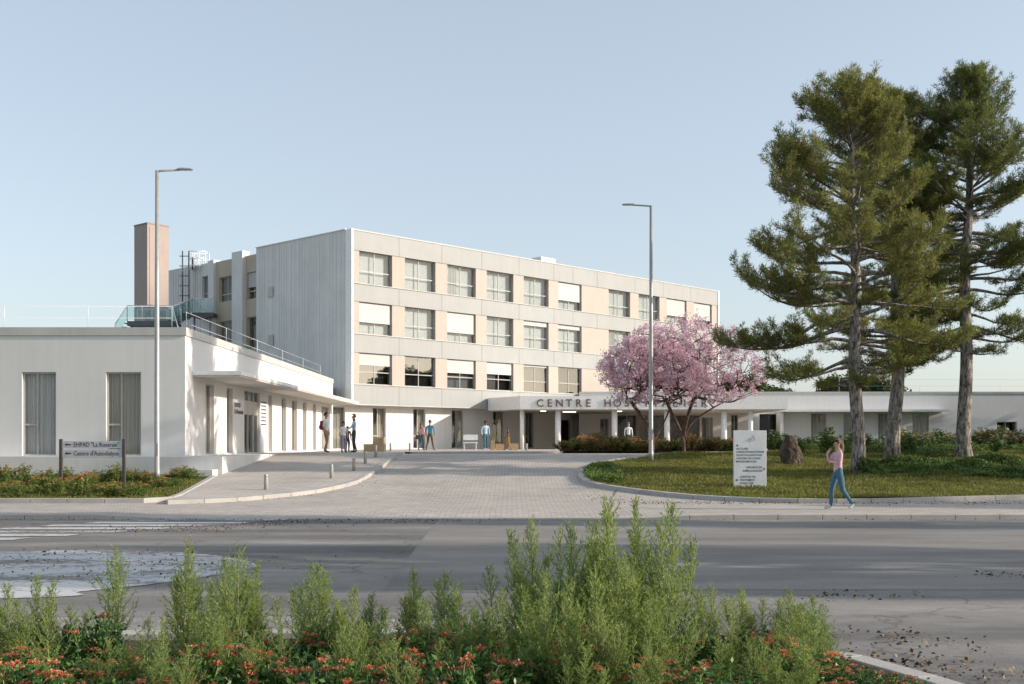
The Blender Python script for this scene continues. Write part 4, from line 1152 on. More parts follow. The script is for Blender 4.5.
p3.location = (X3, Y3, z3); tag(p3, 'tall greener pine nearest the right edge of the picture', 'pine tree', 'three pines on the lawn')
# further pines of the same avenue, outside the frame: their shadows cross the road
for i, (src, x, y, s_, r_, zz_) in enumerate([(p3, 24, 11.8, .44, 1.0, 1.0), (p2, 34, 10.6, .55, 2.5, 1.15), (p1, 19, 13.9, .40, 4.0, .85), (p3, 24, 22.0, .36, .3, .9), (p2, 37, 20.8, .42, 1.2, 1.1),
                                       (p1, 36, 36.0, .85, 3.3, .85), (p3, 31, 47.0, 1.0, 5.0, 1.0), (p2, 40, 56, 1.0, 2.0, 1.0), (p1, 32, 27.0, .40, 1.9, .6), (p1, 44, 13.2, .6, 5.5, 1.25), (p2, 52, 26.0, .8, 3.9, 1.0)]):
    c = copy_tree(src); c.location = (x, y, hgt(y) if y > 26 else 0.0); c.scale = (s_, s_, zz_); c.rotation_euler.z = r_
    c['label'] = 'pine standing further right along the road, number %s from the camera' % ['one', 'two', 'three', 'four', 'five', 'six', 'seven', 'eight', 'nine', 'ten', 'eleven'][i]; c['group'] = 'roadside pines to the right'

def broadleaf(seed, name, H, W, D, crown0, trunks, mat, bark, ntar, leaf_n, leaf_L, leaf_W, spread, parent_name='crown', flat_bottom=0.3, rt=0.012, expo=.46, hole=0.0):
    rng = np.random.default_rng(seed); e = empty(name, (0,0,0))
    T = []
    c = np.array([0, 0, (H+crown0)/2]); ax_ = np.array([W/2, D/2, (H-crown0)/2])
    lob = rng.normal(size=(9, 3)); lob /= np.linalg.norm(lob, axis=1, keepdims=True); la = rng.uniform(-.16, .20, 9)
    while len(T) < ntar:
        d = rng.normal(size=3); d /= np.linalg.norm(d); r = rng.random()**0.38
        k = 1+sum(a*max(0, d@l)**6 for a, l in zip(la, lob))
        p = d*r*k
        if p[2] < -0.55: continue
        T.append(c+p*ax_)
    T = np.array(T)
    N, par, cnt, tips = colonize(trunks, T, rng)
    rad = rt*np.maximum(cnt, 1)**expo
    I = np.where(par >= 0)[0]
    A = N[par[I]]; B = N[I]; rb = rad[I]; ra = np.minimum(rad[par[I]], rb*1.35)
    segs_mesh('branches', A, B, ra, rb, bark, e, 6)
    # twigs with leaves near light ends
    small = np.where(cnt <= 4)[0]; small = small[small > 20]
    idx = rng.choice(small, size=leaf_n//6); base = N[idx]+rng.normal(size=(len(idx), 3))*spread
    P = np.repeat(base, 6, 0)+rng.normal(size=(len(idx)*6, 3))*spread*0.35
    V, Q = leaves(P, rand_dirs(len(P), rng, 0.2), rng.uniform(.7, 1.2, len(P))*leaf_L, rng.uniform(.7, 1.2, len(P))*leaf_W, rng)
    np_mesh(parent_name, V, Q, mat, e)
    print(name, len(Q), len(A)); return e
# cherry trees
Yc = 55.0; zc_ = hgt(Yc)+.1; Xc = xat(680, Yc); Hc = zat(317, Yc)-zc_
def stem(x0, x1, y, H, n=10, wob=.12, seed=0):
    rr = random.Random(seed); return [(x0+(x1-x0)*(k/(n-1))**1.3+rr.uniform(-wob, wob)*(k > 0)*.4, y+rr.uniform(-wob, wob)*(k > 0), -0.1+H*k/(n-1)) for k in range(n)]
def chstem(pts): return smooth3(pts)
def smooth3(pts, n=4):
    out = []
    for i in range(len(pts)-1):
        p0 = pts[max(i-1, 0)]; p1_ = pts[i]; p2_ = pts[i+1]; p3_ = pts[min(i+2, len(pts)-1)]
        for k in range(n):
            t = k/n; out.append(tuple(0.5*((2*p1_[j])+(-p0[j]+p2_[j])*t+(2*p0[j]-5*p1_[j]+4*p2_[j]-p3_[j])*t*t+(-p0[j]+3*p1_[j]-3*p2_[j]+p3_[j])*t**3) for j in range(3)))
    out.append(tuple(pts[-1])); return out
tA = [smooth3([(0, 0, -.1), (-.05, 0, .6), (-.3, .1, 1.3), (-.7, .2, 2.2), (-1.0, .2, 3.2)]), smooth3([(.06, .05, .5), (.25, .1, 1.2), (.9, .2, 1.8), (1.9, .1, 2.4)]), smooth3([(0, 0, .8), (.1, -.3, 1.6), (.35, -.7, 2.6), (.5, -.9, 3.6)])]
ch1 = broadleaf(3, 'cherry_tree', Hc, 7.4, 6.4, 1.15, tA, M['blossom'], M['barkc'], 1000, 36000, .080, .058, .10, 'blossom', rt=.0075, expo=.40)
ch1.location = (xat(684, Yc), Yc, zc_); tag(ch1, 'pink blossoming cherry tree, right one of the pair by the entrance', 'cherry tree', 'two cherry trees in blossom')
tB = [smooth3([(0, 0, -.1), (.05, 0, .5), (-.1, .1, 1.2), (-.6, .2, 1.9), (-1.2, .1, 2.7)]), smooth3([(.03, 0, .4), (.4, .1, 1.1), (.8, .1, 1.9), (1.0, .2, 2.9)])]
ch2 = broadleaf(8, 'cherry_tree', Hc*.88, 5.4, 5.4, 2.3, tB, M['blossom'], M['barkc'], 620, 21000, .080, .058, .10, 'blossom', rt=.0075, expo=.40)
ch2.location = (xat(652, Yc+.8), Yc+.8, zc_); tag(ch2, 'pink blossoming cherry tree, left one of the pair, behind the street lamp', 'cherry tree', 'two cherry trees in blossom')
# distant broadleaf trees
bt = broadleaf(14, 'broadleaf_tree', 9.0, 8.0, 8.0, 2.0, [stem(0, .3, 0, 3.5, seed=5)], M['broad'], M['barkc'], 420, 42000, .34, .26, .42, 'crown', rt=.016)
far_t = [(735, 135, .95, 'first'), (752, 150, .8, 'second'), (772, 140, .85, 'third'), (786, 160, .82, 'fourth'), (800, 150, .75, 'fifth'), (842, 125, .72, 'sixth'), (858, 130, .92, 'seventh'), (876, 125, .84, 'eighth'), (893, 140, .72, 'ninth')]
for i, (px, Y, s_, w_) in enumerate(far_t):
    o = bt if i == 0 else copy_tree(bt); o.location = (xat(px, Y), Y, 1.1); o.scale = (s_, s_, s_*.93); o.rotation_euler.z = i*1.7
    tag(o, 'distant dark green tree behind the rear wing roof, %s from the left' % w_, 'tree', 'distant trees behind the rear wing')
for i, (x, y, s_) in enumerate([(47, 76, .95), (54, 82, 1.15), (60, 74, 1.0), (66, 84, 1.2), (73, 77, 1.1), (50, 66, .8), (82, 83, 1.3)]):
    c = copy_tree(bt); c.location = (x, y, 1.1); c.scale = (s_, s_, s_); c.rotation_euler.z = i*2.1+.5
    c['label'] = 'green tree right of the lawn mirrored in the windows, number %s' % ['one', 'two', 'three', 'four', 'five', 'six', 'seven'][i]; c['group'] = 'trees right of the lawn'

# ================================================================ LAWN AND PLANTING
rng = np.random.default_rng(77)
def inside(poly, x, y):
    c = np.zeros(len(x), bool); n = len(poly); j = n-1
    for i in range(n):
        xi, yi = poly[i]; xj, yj = poly[j]
        m = ((yi > y) != (yj > y)) & (x < (xj-xi)*(y-yi)/((yj-yi) if abs(yj-yi) > 1e-9 else 1e-9)+xi); c ^= m; j = i
    return c
def grass(name, poly, n, box, hf, label, L=(.05, .13)):
    x = rng.uniform(box[0], box[1], n); y = rng.uniform(box[2], box[3], n)
    k = inside(poly, x, y); x = x[k]; y = y[k]
    cl = np.sin(x*1.9+np.sin(y*1.1)*2)*np.sin(y*1.7+np.sin(x*.8)*2); keep = rng.random(len(x)) < 0.72+0.28*cl; x = x[keep]; y = y[keep]; cl = cl[keep]
    z = np.array([hf(a, b) for a, b in zip(x, y)])
    P = np.stack([x, y, z-.01], 1); D = rand_dirs(len(P), rng); D[:, 2] = np.abs(D[:, 2])+.6
    V, Q = leaves(P, D, rng.uniform(*L, len(P))*(1+.35*cl), rng.uniform(.012, .026, len(P)), rng)
    o = np_mesh(name, V, Q, M['grass']); tag(o, label, 'grass', kind='stuff'); print(name, len(Q))
grass('grass', lawn_poly, 330000, (2.2, 23, 30.5, 58), lawn_h, 'rough short grass covering the lawn island')
grass('grass', bedL, 40000, (-17.5, -9.6, 31, 37), lambda a, b: hgt(b, a)+.1, 'narrow strip of grass at the edge of the left flower bed')

def plant(name, seed, H, W, nst, mat, fl=None, nl=40, LL=.09, LW=.05, nf=10, fs=.05, up=1.0, part='foliage', fpart='blossoms', flr=12):
    """bushy plant: stems fanning from the base with leaves along them, blossom heads on the tips"""
    rg = np.random.default_rng(seed); e = empty(name, (0,0,0)); A, B, ra, rb, P, D, Tp = [], [], [], [], [], [], []
    for s in range(nst):
        a = rg.uniform(0, 6.28); rr_ = W/2*rg.random()**.6; hh = H*rg.uniform(.6, 1.0)*(1-.35*(rr_/(W/2))**2)
        p = np.array([math.cos(a)*rr_*.35, math.sin(a)*rr_*.35, 0]); q = np.array([math.cos(a)*rr_, math.sin(a)*rr_, hh]); m = 5; prev = p
        for k in range(1, m+1):
            f = k/m; c = p*(1-f)+q*f+rg.normal(size=3)*.02*H; c[2] = hh*f**.85
            A.append(prev); B.append(c); ra.append(.006*(1-f)+.004); rb.append(.003)
            for _ in range(int(nl/m)):
                g = rg.random(); P.append(prev*(1-g)+c*g+rg.normal(size=3)*.02); D.append(np.array([rg.normal(), rg.normal(), rg.normal()*.6+.35*up]))
            prev = c
        Tp.append(prev)
    segs_mesh('stems', A, B, ra, rb, M['fstem'], e, 3)
    P = np.array(P); D = np.array(D); V, Q = leaves(P, D, rg.uniform(.6, 1.2, len(P))*LL, rg.uniform(.7, 1.2, len(P))*LW, rg); np_mesh(part, V, Q, mat, e)
    if fl and nf > 0:
        Tp = np.array(Tp)[:nf]; P = []; D = []
        for t in Tp:
            t = t+np.array([0, 0, .01])
            for _ in range(flr*2):
                d = rg.normal(size=3); d[2] = abs(d[2])*.55; d /= np.linalg.norm(d); P.append(t+d*fs*rg.uniform(.45, 1.0)*np.array([1, 1, .75])); D.append(d*np.array([1, 1, .4])+rg.normal(size=3)*.6)
        P = np.array(P); V, Q = leaves(P, np.array(D), fs*.62, fs*.48, rg); np_mesh(fpart, V, Q, fl, e)
    return e
ORD = ['first', 'second', 'third', 'fourth', 'fifth', 'sixth', 'seventh', 'eighth', 'ninth', 'tenth', 'eleventh', 'twelfth', 'thirteenth', 'fourteenth', 'fifteenth', 'sixteenth', 'seventeenth', 'eighteenth', 'nineteenth', 'twentieth']
def ordn(i):
    if i < 20: return ORD[i]
    tens = {2: 'twenty', 3: 'thirty', 4: 'forty', 5: 'fifty', 6: 'sixty', 7: 'seventy', 8: 'eighty', 9: 'ninety'}[(i+1)//10]
    return tens+('-'+ORD[(i+1) % 10-1] if (i+1) % 10 else 'th').replace('tyth', 'tieth')
def spread_group(protos, places, lab, cat, group):
    """places: (x, y, z, scale, zscale); labelled in order from the left as seen from the camera"""
    places = sorted(places, key=lambda p: p[0]/p[1]); used = set(); out = []
    for i, p in enumerate(places):
        j = (i*7+i//3) % len(protos); src = protos[j]
        o = src if j not in used else copy_tree(src); used.add(j)
        out.append((o, p, i))
    for o, p, i in out:
        o.location = p[:3]; o.scale = (p[3], p[3], p[3]*p[4]); o.rotation_euler = (0, 0, i*2.399)
        tag(o, lab % ordn(i), cat, group)
    for j, s in enumerate(protos):
        if j not in used:
            for ch in list(s.children): bpy.data.objects.remove(ch)
            bpy.data.objects.remove(s)
rr = random.Random(9)
# entrance bed shrubs (rust and green)
pr = [plant('rust_shrub', 100+i, 1.0, 1.5, 46, M['rust'] if i < 3 else M['yleaf'], M['orflow'] if i == 2 else None, 60, .12, .06, 26, .07) for i in range(4)]
pl = []
for i in range(24):
    px = 566+i*8.3; Y = 59.5+(i%3)*1.5+rr.uniform(-.2,.4); X = xat(px, Y)
    if X > 18: continue
    pl.append((X, Y, hgt(Y)+.1, rr.uniform(.8, 1.1), rr.uniform(.65, 1.0)*(1.3 if 580 < px < 612 else 1)))
spread_group(pr, pl, 'rust and green shrub in the bed before the entrance, %s from the left', 'shrub', 'shrubs in the entrance bed')
pr = [plant('rust_shrub', 120+i, 1.0, 1.7, 46, M['rust'], M['umbel'] if i == 0 else None, 60, .13, .06, 20, .06) for i in range(2)]
pl = [(xat(px, Y), Y, hgt(Y)+.1, rr.uniform(1.0, 1.35), rr.uniform(.8, 1.25)) for px, Y in [(899, 66), (912, 68), (926, 65), (938, 69), (950, 66), (981, 62), (992, 58), (1003, 61), (1013, 57), (1022, 60), (1030, 57), (984, 70), (1034, 64)]]
spread_group(pr, pl, 'rusty leaved shrub on the far lawn before the rear wing, %s from the left', 'shrub', 'rusty shrubs before the rear wing')
# tall white flowered weeds
pr = [plant('white_flowered_plant', 140+i, 1.0, .9, 20, M['meadow'], M['umbel'], 40, .13, .06, 9, .055) for i in range(3)]
pl = []
for i in range(44):
    px = 775+i*5.6+rr.uniform(-3, 3); Y = rr.choice([50, 56, 62, 68])+rr.uniform(-2, 2)
    if px < 800: Y = max(Y, 58)
    pl.append((xat(px, Y), Y, hgt(Y)+.1, rr.uniform(.8, 1.25), rr.uniform(.7, 1.2)))
spread_group(pr, pl, 'leafy plant with small white flowers behind the pines, %s from the left', 'plant', 'white flowered plants behind the pines')
# leafy ground cover round the pines
def cover(name, n, fn, mat, label, LL, zmax):
    P = []; D = []
    for _ in range(n):
        x, y, hh = fn(); P.append((x, y, hgt(y)+.1+rr.random()*hh)); D.append((rr.gauss(0, 1), rr.gauss(0, 1), rr.uniform(0, 1.2)))
    P = np.array(P); V, Q = leaves(P, np.array(D), rng.uniform(.5, 1.2, n)*LL, rng.uniform(.5, 1.0, n)*LL*.55, rng)
    o = np_mesh(name, V, Q, mat); tag(o, label, 'ground cover', kind='stuff')
from mathutils import noise as _nz
def f_cov():
    while True:
        px = rr.uniform(858, 1045); Y = rr.uniform(37.5, 44.0); x = xat(px, Y)
        t = (px-858)/170
        lo = 37.5+2.5*max(0, .25-t)*4; 
        if Y < lo-.6+_nz.noise(Vector((x*.6, 0, 0)))*1.2: continue
        k = _nz.noise(Vector((x*.8, Y*.8, 3)))
        if k < -.12: continue
        return x, Y, .08+max(0, k)*.65
cover('ground_cover', 38000, f_cov, M['meadow'], 'leafy green ground cover around the pine trunks', .13, .5)
def f_cov2():
    while True:
        px = rr.uniform(790, 1040); Y = rr.uniform(46, 62); x = xat(px, Y)
        if _nz.noise(Vector((x*.6, Y*.35, 8))) < 0.02 or (px < 830 and Y < 52): continue
        return x, Y, .35
cover('ground_cover', 17000, f_cov2, M['meadow'], 'patchy leafy weeds on the lawn behind the pines', .14, .4)
def f_cov3():
    px = rr.uniform(583, 618); Y = ground(600, rr.uniform(467, 484))[1]; x = xat(px, Y)
    x = max(x, 0.25+ (0.0)) 
    return x, Y, .12+.2*max(0, _nz.noise(Vector((x*1.5, Y*.9, 1))))
_pts = [(581.5+3, 476), (586, 480.5), (592, 484), (606, 486.5), (622, 486), (622, 476), (610, 470), (596, 468.5), (588, 472)]
_poly = [ground(*p) for p in _pts]
def f_cov4():
    while True:
        x = rr.uniform(2, 5.5); y = rr.uniform(33, 47)
        if inside(_poly, np.array([x]), np.array([y]))[0]: return x, y, .12+.3*max(0, _nz.noise(Vector((x*1.5, y*.9, 1))))
cover('ground_cover', 5200, f_cov4, M['meadow'], 'low leafy plants on the tip of the lawn island', .11, .3)
# left flower bed
pr = [plant('flowering_plant', 160+i, .75, 1.0, 18, M['yleaf'], M['orflow'] if i else M['ixflow'], 34, .10, .045, [12, 1, 8, 4][i], .05) for i in range(4)]
pl = []
for i in range(58):
    px = -6+i*3.75+rr.uniform(-2, 2); Y = rr.choice([31.8, 33.0, 34.5, 36.0, 37.5])+rr.uniform(-.5, .5)
    if px > 150: Y = rr.uniform(34.5, 38.0)
    if xat(px, Y) > -10.35: continue
    pl.append((xat(px, Y), Y, hgt(Y)+.1, rr.uniform(.55, 1.0), rr.uniform(.45, 1.0)*(1.1 if px < 120 else .75)))
spread_group(pr, pl, 'orange flowered plant in the bed under the left wing, %s from the left', 'plant', 'flowering plants under the left wing')

# ================================================================ FOREGROUND BED
def feather(seed, H=1.0):
    """tall feathery stems with ascending side sprays of very fine leaves; height 1"""
    rg = np.random.default_rng(seed); e = empty('feathery_shrub', (0,0,0)); A, B, ra, rb = [], [], [], []; P, D, LLs = [], [], []
    var = seed % 4; ns = int(rg.integers(4, 7)) if var else 2
    for s in range(ns):
        a = rg.uniform(0, 6.28); off = 0.02 if s == 0 else rg.uniform(.07, .24); hh = 1.0 if s == 0 else rg.uniform(.45, .93)
        p0 = np.array([math.cos(a)*off*.4, math.sin(a)*off*.4, 0]); top = np.array([math.cos(a)*off+rg.normal()*.02, math.sin(a)*off+rg.normal()*.02, hh])
        n = 16; prev = p0; axis = []
        for k in range(1, n+1):
            f = k/n; c = p0*(1-f)+top*f; c[:2] += np.array([math.sin(f*3+a), math.cos(f*2.5+a)])*.015; A.append(prev); B.append(c); ra.append(.0062*(1-f)+.0022); rb.append(.0062*(1-f-1/n)+.0022); axis.append((prev, c)); prev = c
        nb = 60 if var else 42
        for b in range(nb):
            f = .03+.96*(b/nb)**.72; i = min(n-1, int(f*n)); q = axis[i][0]+(axis[i][1]-axis[i][0])*(f*n-i)
            az = b*2.4+rg.normal()*.3; el = R(28+34*f)+rg.normal()*.14
            # spray length: broad below, a narrow plume above
            Lb = ((.24 if var else .36)*(1-f)**.7+.07)*rg.uniform(.55, 1.2)*(.72+.28*hh)
            d = np.array([math.cos(az)*math.cos(el), math.sin(az)*math.cos(el), math.sin(el)]); m = max(3, int(Lb/.032)); pp = q
            for j in range(m):
                d = d+np.array([0, 0, .09])+rg.normal(size=3)*.07; d /= np.linalg.norm(d); qq = pp+d*(Lb/m)
                A.append(pp); B.append(qq); ra.append(.0022); rb.append(.0015)
                for _ in range(5):
                    g = rg.random(); P.append(pp*(1-g)+qq*g); dd = d*.8+rg.normal(size=3)*.45; dd[2] += .1; D.append(dd); LLs.append(rg.uniform(.03, .062)*(1-.4*f))
                pp = qq
    segs_mesh('stems', A, B, ra, rb, M['fstem'], e, 3)
    L_ = np.array(LLs); V, Q = leaves(np.array(P), np.array(D), L_, L_*.11+.0022, rg); np_mesh('foliage', V, Q, M['feather'], e); print('feather', len(Q))
    return e
fp = [feather(200+i) for i in range(9)]
tops = [(-12, 600, 8.2), (6, 588, 7.9), (36, 577, 8.6), (52, 610, 7.6), (66, 606, 8.5), (112, 551, 9.0), (150, 622, 8.0), (186, 546, 8.6), (212, 598, 8.0), (222, 560, 8.9), (240, 548, 8.3), (255, 566, 8.8), (283, 600, 7.8),
        (308, 566, 8.9), (326, 568, 8.4), (352, 590, 8.0), (370, 595, 8.7), (392, 612, 7.5), (413, 573, 8.6), (424, 600, 8.0), (447, 575, 8.9), (456, 585, 8.2), (475, 612, 7.6), (492, 567, 8.9), (505, 592, 8.1), (521, 566, 8.3),
        (534, 524, 8.5), (558, 530, 8.8), (574, 528, 8.2), (588, 526, 8.6), (612, 502, 8.3), (622, 560, 7.7), (634, 504, 8.9), (650, 590, 7.8), (676, 506, 8.7), (668, 560, 8.0), (700, 592, 8.6), (712, 586, 9.0), (728, 598, 8.2), (744, 590, 8.7), (757, 600, 8.6),
        (790, 592, 8.5), (800, 606, 8.1), (812, 598, 8.6), (822, 606, 8.3), (540, 600, 7.3), (598, 610, 7.2), (340, 630, 7.1), (110, 640, 7.2), (440, 640, 7.1), (720, 640, 7.3), (778, 622, 7.8), (500, 640, 7.0), (250, 640, 7.1),
        (550, 575, 7.5), (570, 585, 7.0), (600, 570, 7.6), (660, 600, 7.7), (530, 610, 7.6), (460, 625, 7.5), (765, 640, 7.3), (800, 640, 7.6), (160, 655, 6.9), (650, 640, 6.8), (590, 650, 6.7), (165, 625, 7.0), (185, 648, 6.8), (210, 618, 7.2), (362, 625, 7.2), (395, 640, 6.8), (600, 610, 6.9), (775, 650, 6.9), (805, 640, 7.0), (140, 640, 7.4)]
pl = []
for px, py, Y in tops:
    pl.append((xat(px, Y), Y, 0.05, zat(py, Y)-0.05, 1.0))
pl2 = []
for (x, y, z, s_, zs_) in pl:
    wsc = .40+.56*s_      # short plants stay a little wider
    pl2.append((x, y, z, wsc, s_/wsc))
spread_group(fp, pl2, 'feathery light green shrub in the foreground bed, %s from the left', 'shrub', 'feathery shrubs in the foreground bed')
# red flowered bushes
pr = [plant('red_flowered_bush', 300+i, .40, .60, 34, M['ixleaf'], M['ixflow'], 44, .05, .026, [18, 12, 24, 5, 15][i], .026, up=.6, flr=24) for i in range(5)]
pl = []
for i in range(62):
    px = -15+i*14.6+rr.uniform(-6, 6); Y = [7.0, 7.7, 8.5][i % 3]+rr.uniform(-.25, .25)
    if px > 830 and Y > 7.6: Y = 7.5
    hs = rr.uniform(.72, .98)*(1.22 if 420 < px < 620 else 1)*([1.05, .9, .75][i % 3])
    if 60 < px < 180 or 690 < px < 760: hs *= .85
    if px > 800: hs *= .62
    if xat(px, Y) > 2.6-max(0, Y-8)*.35: continue
    if (140 < px < 225 or 350 < px < 425 or 565 < px < 690 or 765 < px < 815) and rr.random() < .35: continue
    pl.append((xat(px, Y), Y, .05, 1.1 if px < 800 else .8, hs/1.1*1.08))
for px, py, Y in [(95, 585, 8.3), (555, 600, 8.0), (320, 606, 8.2), (232, 630, 8.0), (610, 640, 7.7), (355, 640, 8.1), (480, 620, 7.9)]:
    pl.append((xat(px, Y), Y, .05, .8, (zat(py, Y))/.46/.8*.78))
pl += [(2.1, 8.7, .05, .6, .7), (2.3, 8.25, .05, .65, .7), (2.4, 7.8, .05, .65, .7), (2.5, 7.35, .05, .7, .8), (1.8, 8.7, .05, .7, .8), (2.6, 7.0, .05, .7, .8)]
spread_group(pr, pl, 'low bush with clustered red flowers in the foreground bed, %s from the left', 'flowering bush', 'red flowered bushes in the foreground bed')
# ================================================================ PEOPLE
def person(label, loc, face, H=1.75, pose=None, top='c_white', legs='c_dark', shoe='c_dark', skin='skin', hair='hair', long_hair=False, sleeves='long', shorts=False, fem=False, group=None):
    """face: heading in degrees, 0 = towards the camera (-Y), 90 = towards +X"""
    pose = pose or {}
    s = H/1.75; sw = .165 if fem else .19; hw = .10 if fem else .095
    J = dict(pelvis=(0,0,.95), waist=(0,0,1.10), chest=(0,0,1.32), collar=(0,.005,1.46), neck=(0,-.005,1.53), head=(0,-.02,1.62), crown=(0,-.01,1.69))
    for sd, n in ((-1, 'r'), (1, 'l')):
        J['sh'+n] = (sd*sw, 0, 1.41); J['el'+n] = (sd*(sw+.06), .03, 1.13); J['wr'+n] = (sd*(sw+.05), -.05, .89); J['ha'+n] = (sd*(sw+.045), -.075, .82)
        J['hip'+n] = (sd*hw, 0, .90); J['kn'+n] = (sd*(hw+.005), -.02, .49); J['an'+n] = (sd*(hw+.01), .02, .08); J['to'+n] = (sd*(hw+.02), -.15, .035)
    for k, v in pose.items(): J[k] = v
    rad = dict(pelvis=(.155 if fem else .15, .11), waist=(.12 if fem else .135, .095), chest=(.145 if fem else .165, .11), collar=(.09, .075), neck=(.053, .055), head=(.076, .092), crown=(.058, .07))
    for n in 'rl':
        rad['sh'+n] = (.062, .062); rad['el'+n] = (.042, .042); rad['wr'+n] = (.028, .030); rad['ha'+n] = (.022, .036)
        rad['hip'+n] = (.10, .10); rad['kn'+n] = (.066, .068); rad['an'+n] = (.04, .042); rad['to'+n] = (.038, .03)
    names = list(J); idx = {n: i for i, n in enumerate(names)}
    bones = [('pelvis', 'waist', 'top'), ('waist', 'chest', 'top'), ('chest', 'collar', 'top'), ('collar', 'neck', 'skin'), ('neck', 'head', 'skin'), ('head', 'crown', 'skin')]
    for n in 'rl':
        bones += [('chest', 'sh'+n, 'top'), ('sh'+n, 'el'+n, 'top' if sleeves else 'skin'), ('el'+n, 'wr'+n, 'top' if sleeves == 'long' else 'skin'), ('wr'+n, 'ha'+n, 'skin'),
                  ('pelvis', 'hip'+n, 'legs'), ('hip'+n, 'kn'+n, 'legs'), ('kn'+n, 'an'+n, 'skin' if shorts else 'legs'), ('an'+n, 'to'+n, 'shoe')]
    me = bpy.data.meshes.new('sk'); me.from_pydata([Vector(J[n]) for n in names], [(idx[a], idx[b]) for a, b, _ in bones], [])
    o = bpy.data.objects.new('sk', me); COL.objects.link(o)
    md = o.modifiers.new('s', 'SKIN'); md.use_smooth_shade = True; md.branch_smoothing = .6
    for i, n in enumerate(names):
        v = me.skin_vertices[0].data[i]; v.radius = rad[n]; v.use_root = (n == 'pelvis')
    sb = o.modifiers.new('u', 'SUBSURF'); sb.levels = 2; sb.render_levels = 2
    dg = bpy.context.evaluated_depsgraph_get(); ev = o.evaluated_get(dg); m2 = bpy.data.meshes.new_from_object(ev)
    bpy.data.objects.remove(o)
    mats = [M[top], M[legs], M[shoe], M[skin]]; mi = {'top': 0, 'legs': 1, 'shoe': 2, 'skin': 3}
    bm = bmesh.new(); bm.from_mesh(m2); bpy.data.meshes.remove(m2)
    bl_ = [(Vector(J[a]), Vector(J[b]), mi[c]) for a, b, c in bones]
    zt = 0.97
    for f in bm.faces:
        c = f.calc_center_median(); best = 9; bi = 0
        for a, b, k in bl_:
            t = max(0, min(1, (c-a).dot(b-a)/max((b-a).length_squared, 1e-6))); dd = (c-a-(b-a)*t).length
            if dd < best: best = dd; bi = k
        if bi == 0 and c.z < J['pelvis'][2]-.02: bi = 1
        if bi == 3 and J['collar'][2]-.1 < c.z < J['collar'][2]+.02 and abs(c.x-J['collar'][0]) < .1 and best > .0: bi = 0 if c.z < J['collar'][2]+.015 else 3
        f.material_index = bi; f.smooth = True
    # fingers, nose, ears, eyes joined into the same mesh
    mb = MB(); mb.cur = 3
    for n in 'rl':
        w_, h_ = Vector(J['wr'+n]), Vector(J['ha'+n]); d = (h_-w_).normalized(); sd = -1 if n == 'r' else 1
        lat = d.cross(Vector((1, 0, 0))); 
        if lat.length < .2: lat = d.cross(Vector((0, 0, 1)))
        lat.normalize(); pal = lat.cross(d).normalized()*(-sd)
        for k, L_ in enumerate((.062, .072, .068, .052)):
            b0_ = h_+lat*(k-1.5)*.019-d*.01; mid = b0_+d*L_*.55+pal*.006; tip = mid+d*L_*.38+pal*.024
            mb.tube([b0_-d*.02, b0_, mid, tip], [.0085, .009, .008, .006], 6)
        b0_ = w_+d*.03+lat*(-.03); mb.tube([b0_-d*.01+lat*.02, b0_, b0_+d*.035-lat*.014, b0_+d*.062-lat*.006], [.009, .011, .0095, .007], 6)
    hd = Vector(J['head']); cr = Vector(J['crown'])
    mb.add(*_nose(hd)); 
    for sd in (-1, 1): mb.ell((hd.x+sd*.079, hd.y+.012, hd.z-.005), (.010, .018, .030), 8, 6)
    mb.cur = 4
    for sd in (-1, 1): mb.ell((hd.x+sd*.030, hd.y-.084, hd.z+.005), (.011, .008, .007), 6, 5)
    mb.cur = 5; mb.ell((hd.x, hd.y-.083, hd.z-.052), (.022, .008, .006), 8, 5)
    t = mb.build('tmp', [M[skin]]*6); tm = t.data
    b2 = bmesh.new(); b2.from_mesh(tm); off = len(bm.verts)
    nv = [bm.verts.new(v.co) for v in b2.verts]; b2.verts.ensure_lookup_table()
    for f in b2.faces:
        nf = bm.faces.new([nv[v.index] for v in f.verts]); nf.material_index = f.material_index; nf.smooth = True
    b2.free(); bpy.data.objects.remove(t)
    me = bpy.data.meshes.new('person'); bm.to_mesh(me); bm.free()
    for m in mats+[M['ink'], M['c_red']]: me.materials.append(m)
    o = bpy.data.objects.new('person', me); link(o); tag(o, label, 'person', group)
    o.location = loc; o.rotation_euler.z = R(face); o.scale = (s, s, s)
    # hair
    mb = MB(); vs = []; fs = []; seg = 18; rg = 12; c = (hd+cr)/2+Vector((0, .008, .012))
    rx_, ry_, rz_ = .092, .108, .112
    for i in range(rg+1):
        for k in range(seg):
            ph = math.pi*i/rg; th = 2*math.pi*k/seg; x = math.sin(ph)*math.sin(th); y = -math.sin(ph)*math.cos(th); z = math.cos(ph)
            w1 = 1+.03*math.sin(k*5+i*3)
            vs.append((c.x+x*rx_*w1, c.y+y*ry_*w1, c.z+z*rz_*w1))
    for i in range(rg):
        for k in range(seg):
            q = [(i*seg+k), (i*seg+(k+1)%seg), ((i+1)*seg+(k+1)%seg), ((i+1)*seg+k)]
            cc = sum((Vector(vs[j]) for j in q), Vector())/4-c
            front = -cc.y/ry_
            if cc.z/rz_ < -.55 or (front > .25 and cc.z/rz_ < .42+.1*front): continue
            fs.append(q)
    mb.add(vs, fs, True)
    if long_hair:
        mb.tube([c+Vector((0, .05, .05)), c+Vector((0, .085, -.05)), c+Vector((0, .10, -.16)), c+Vector((.01, .085, -.28)), c+Vector((.01, .07, -.36))], [.07, .08, .072, .055, .02], 10)
    mb.build('hair', M[hair], o)
    return o
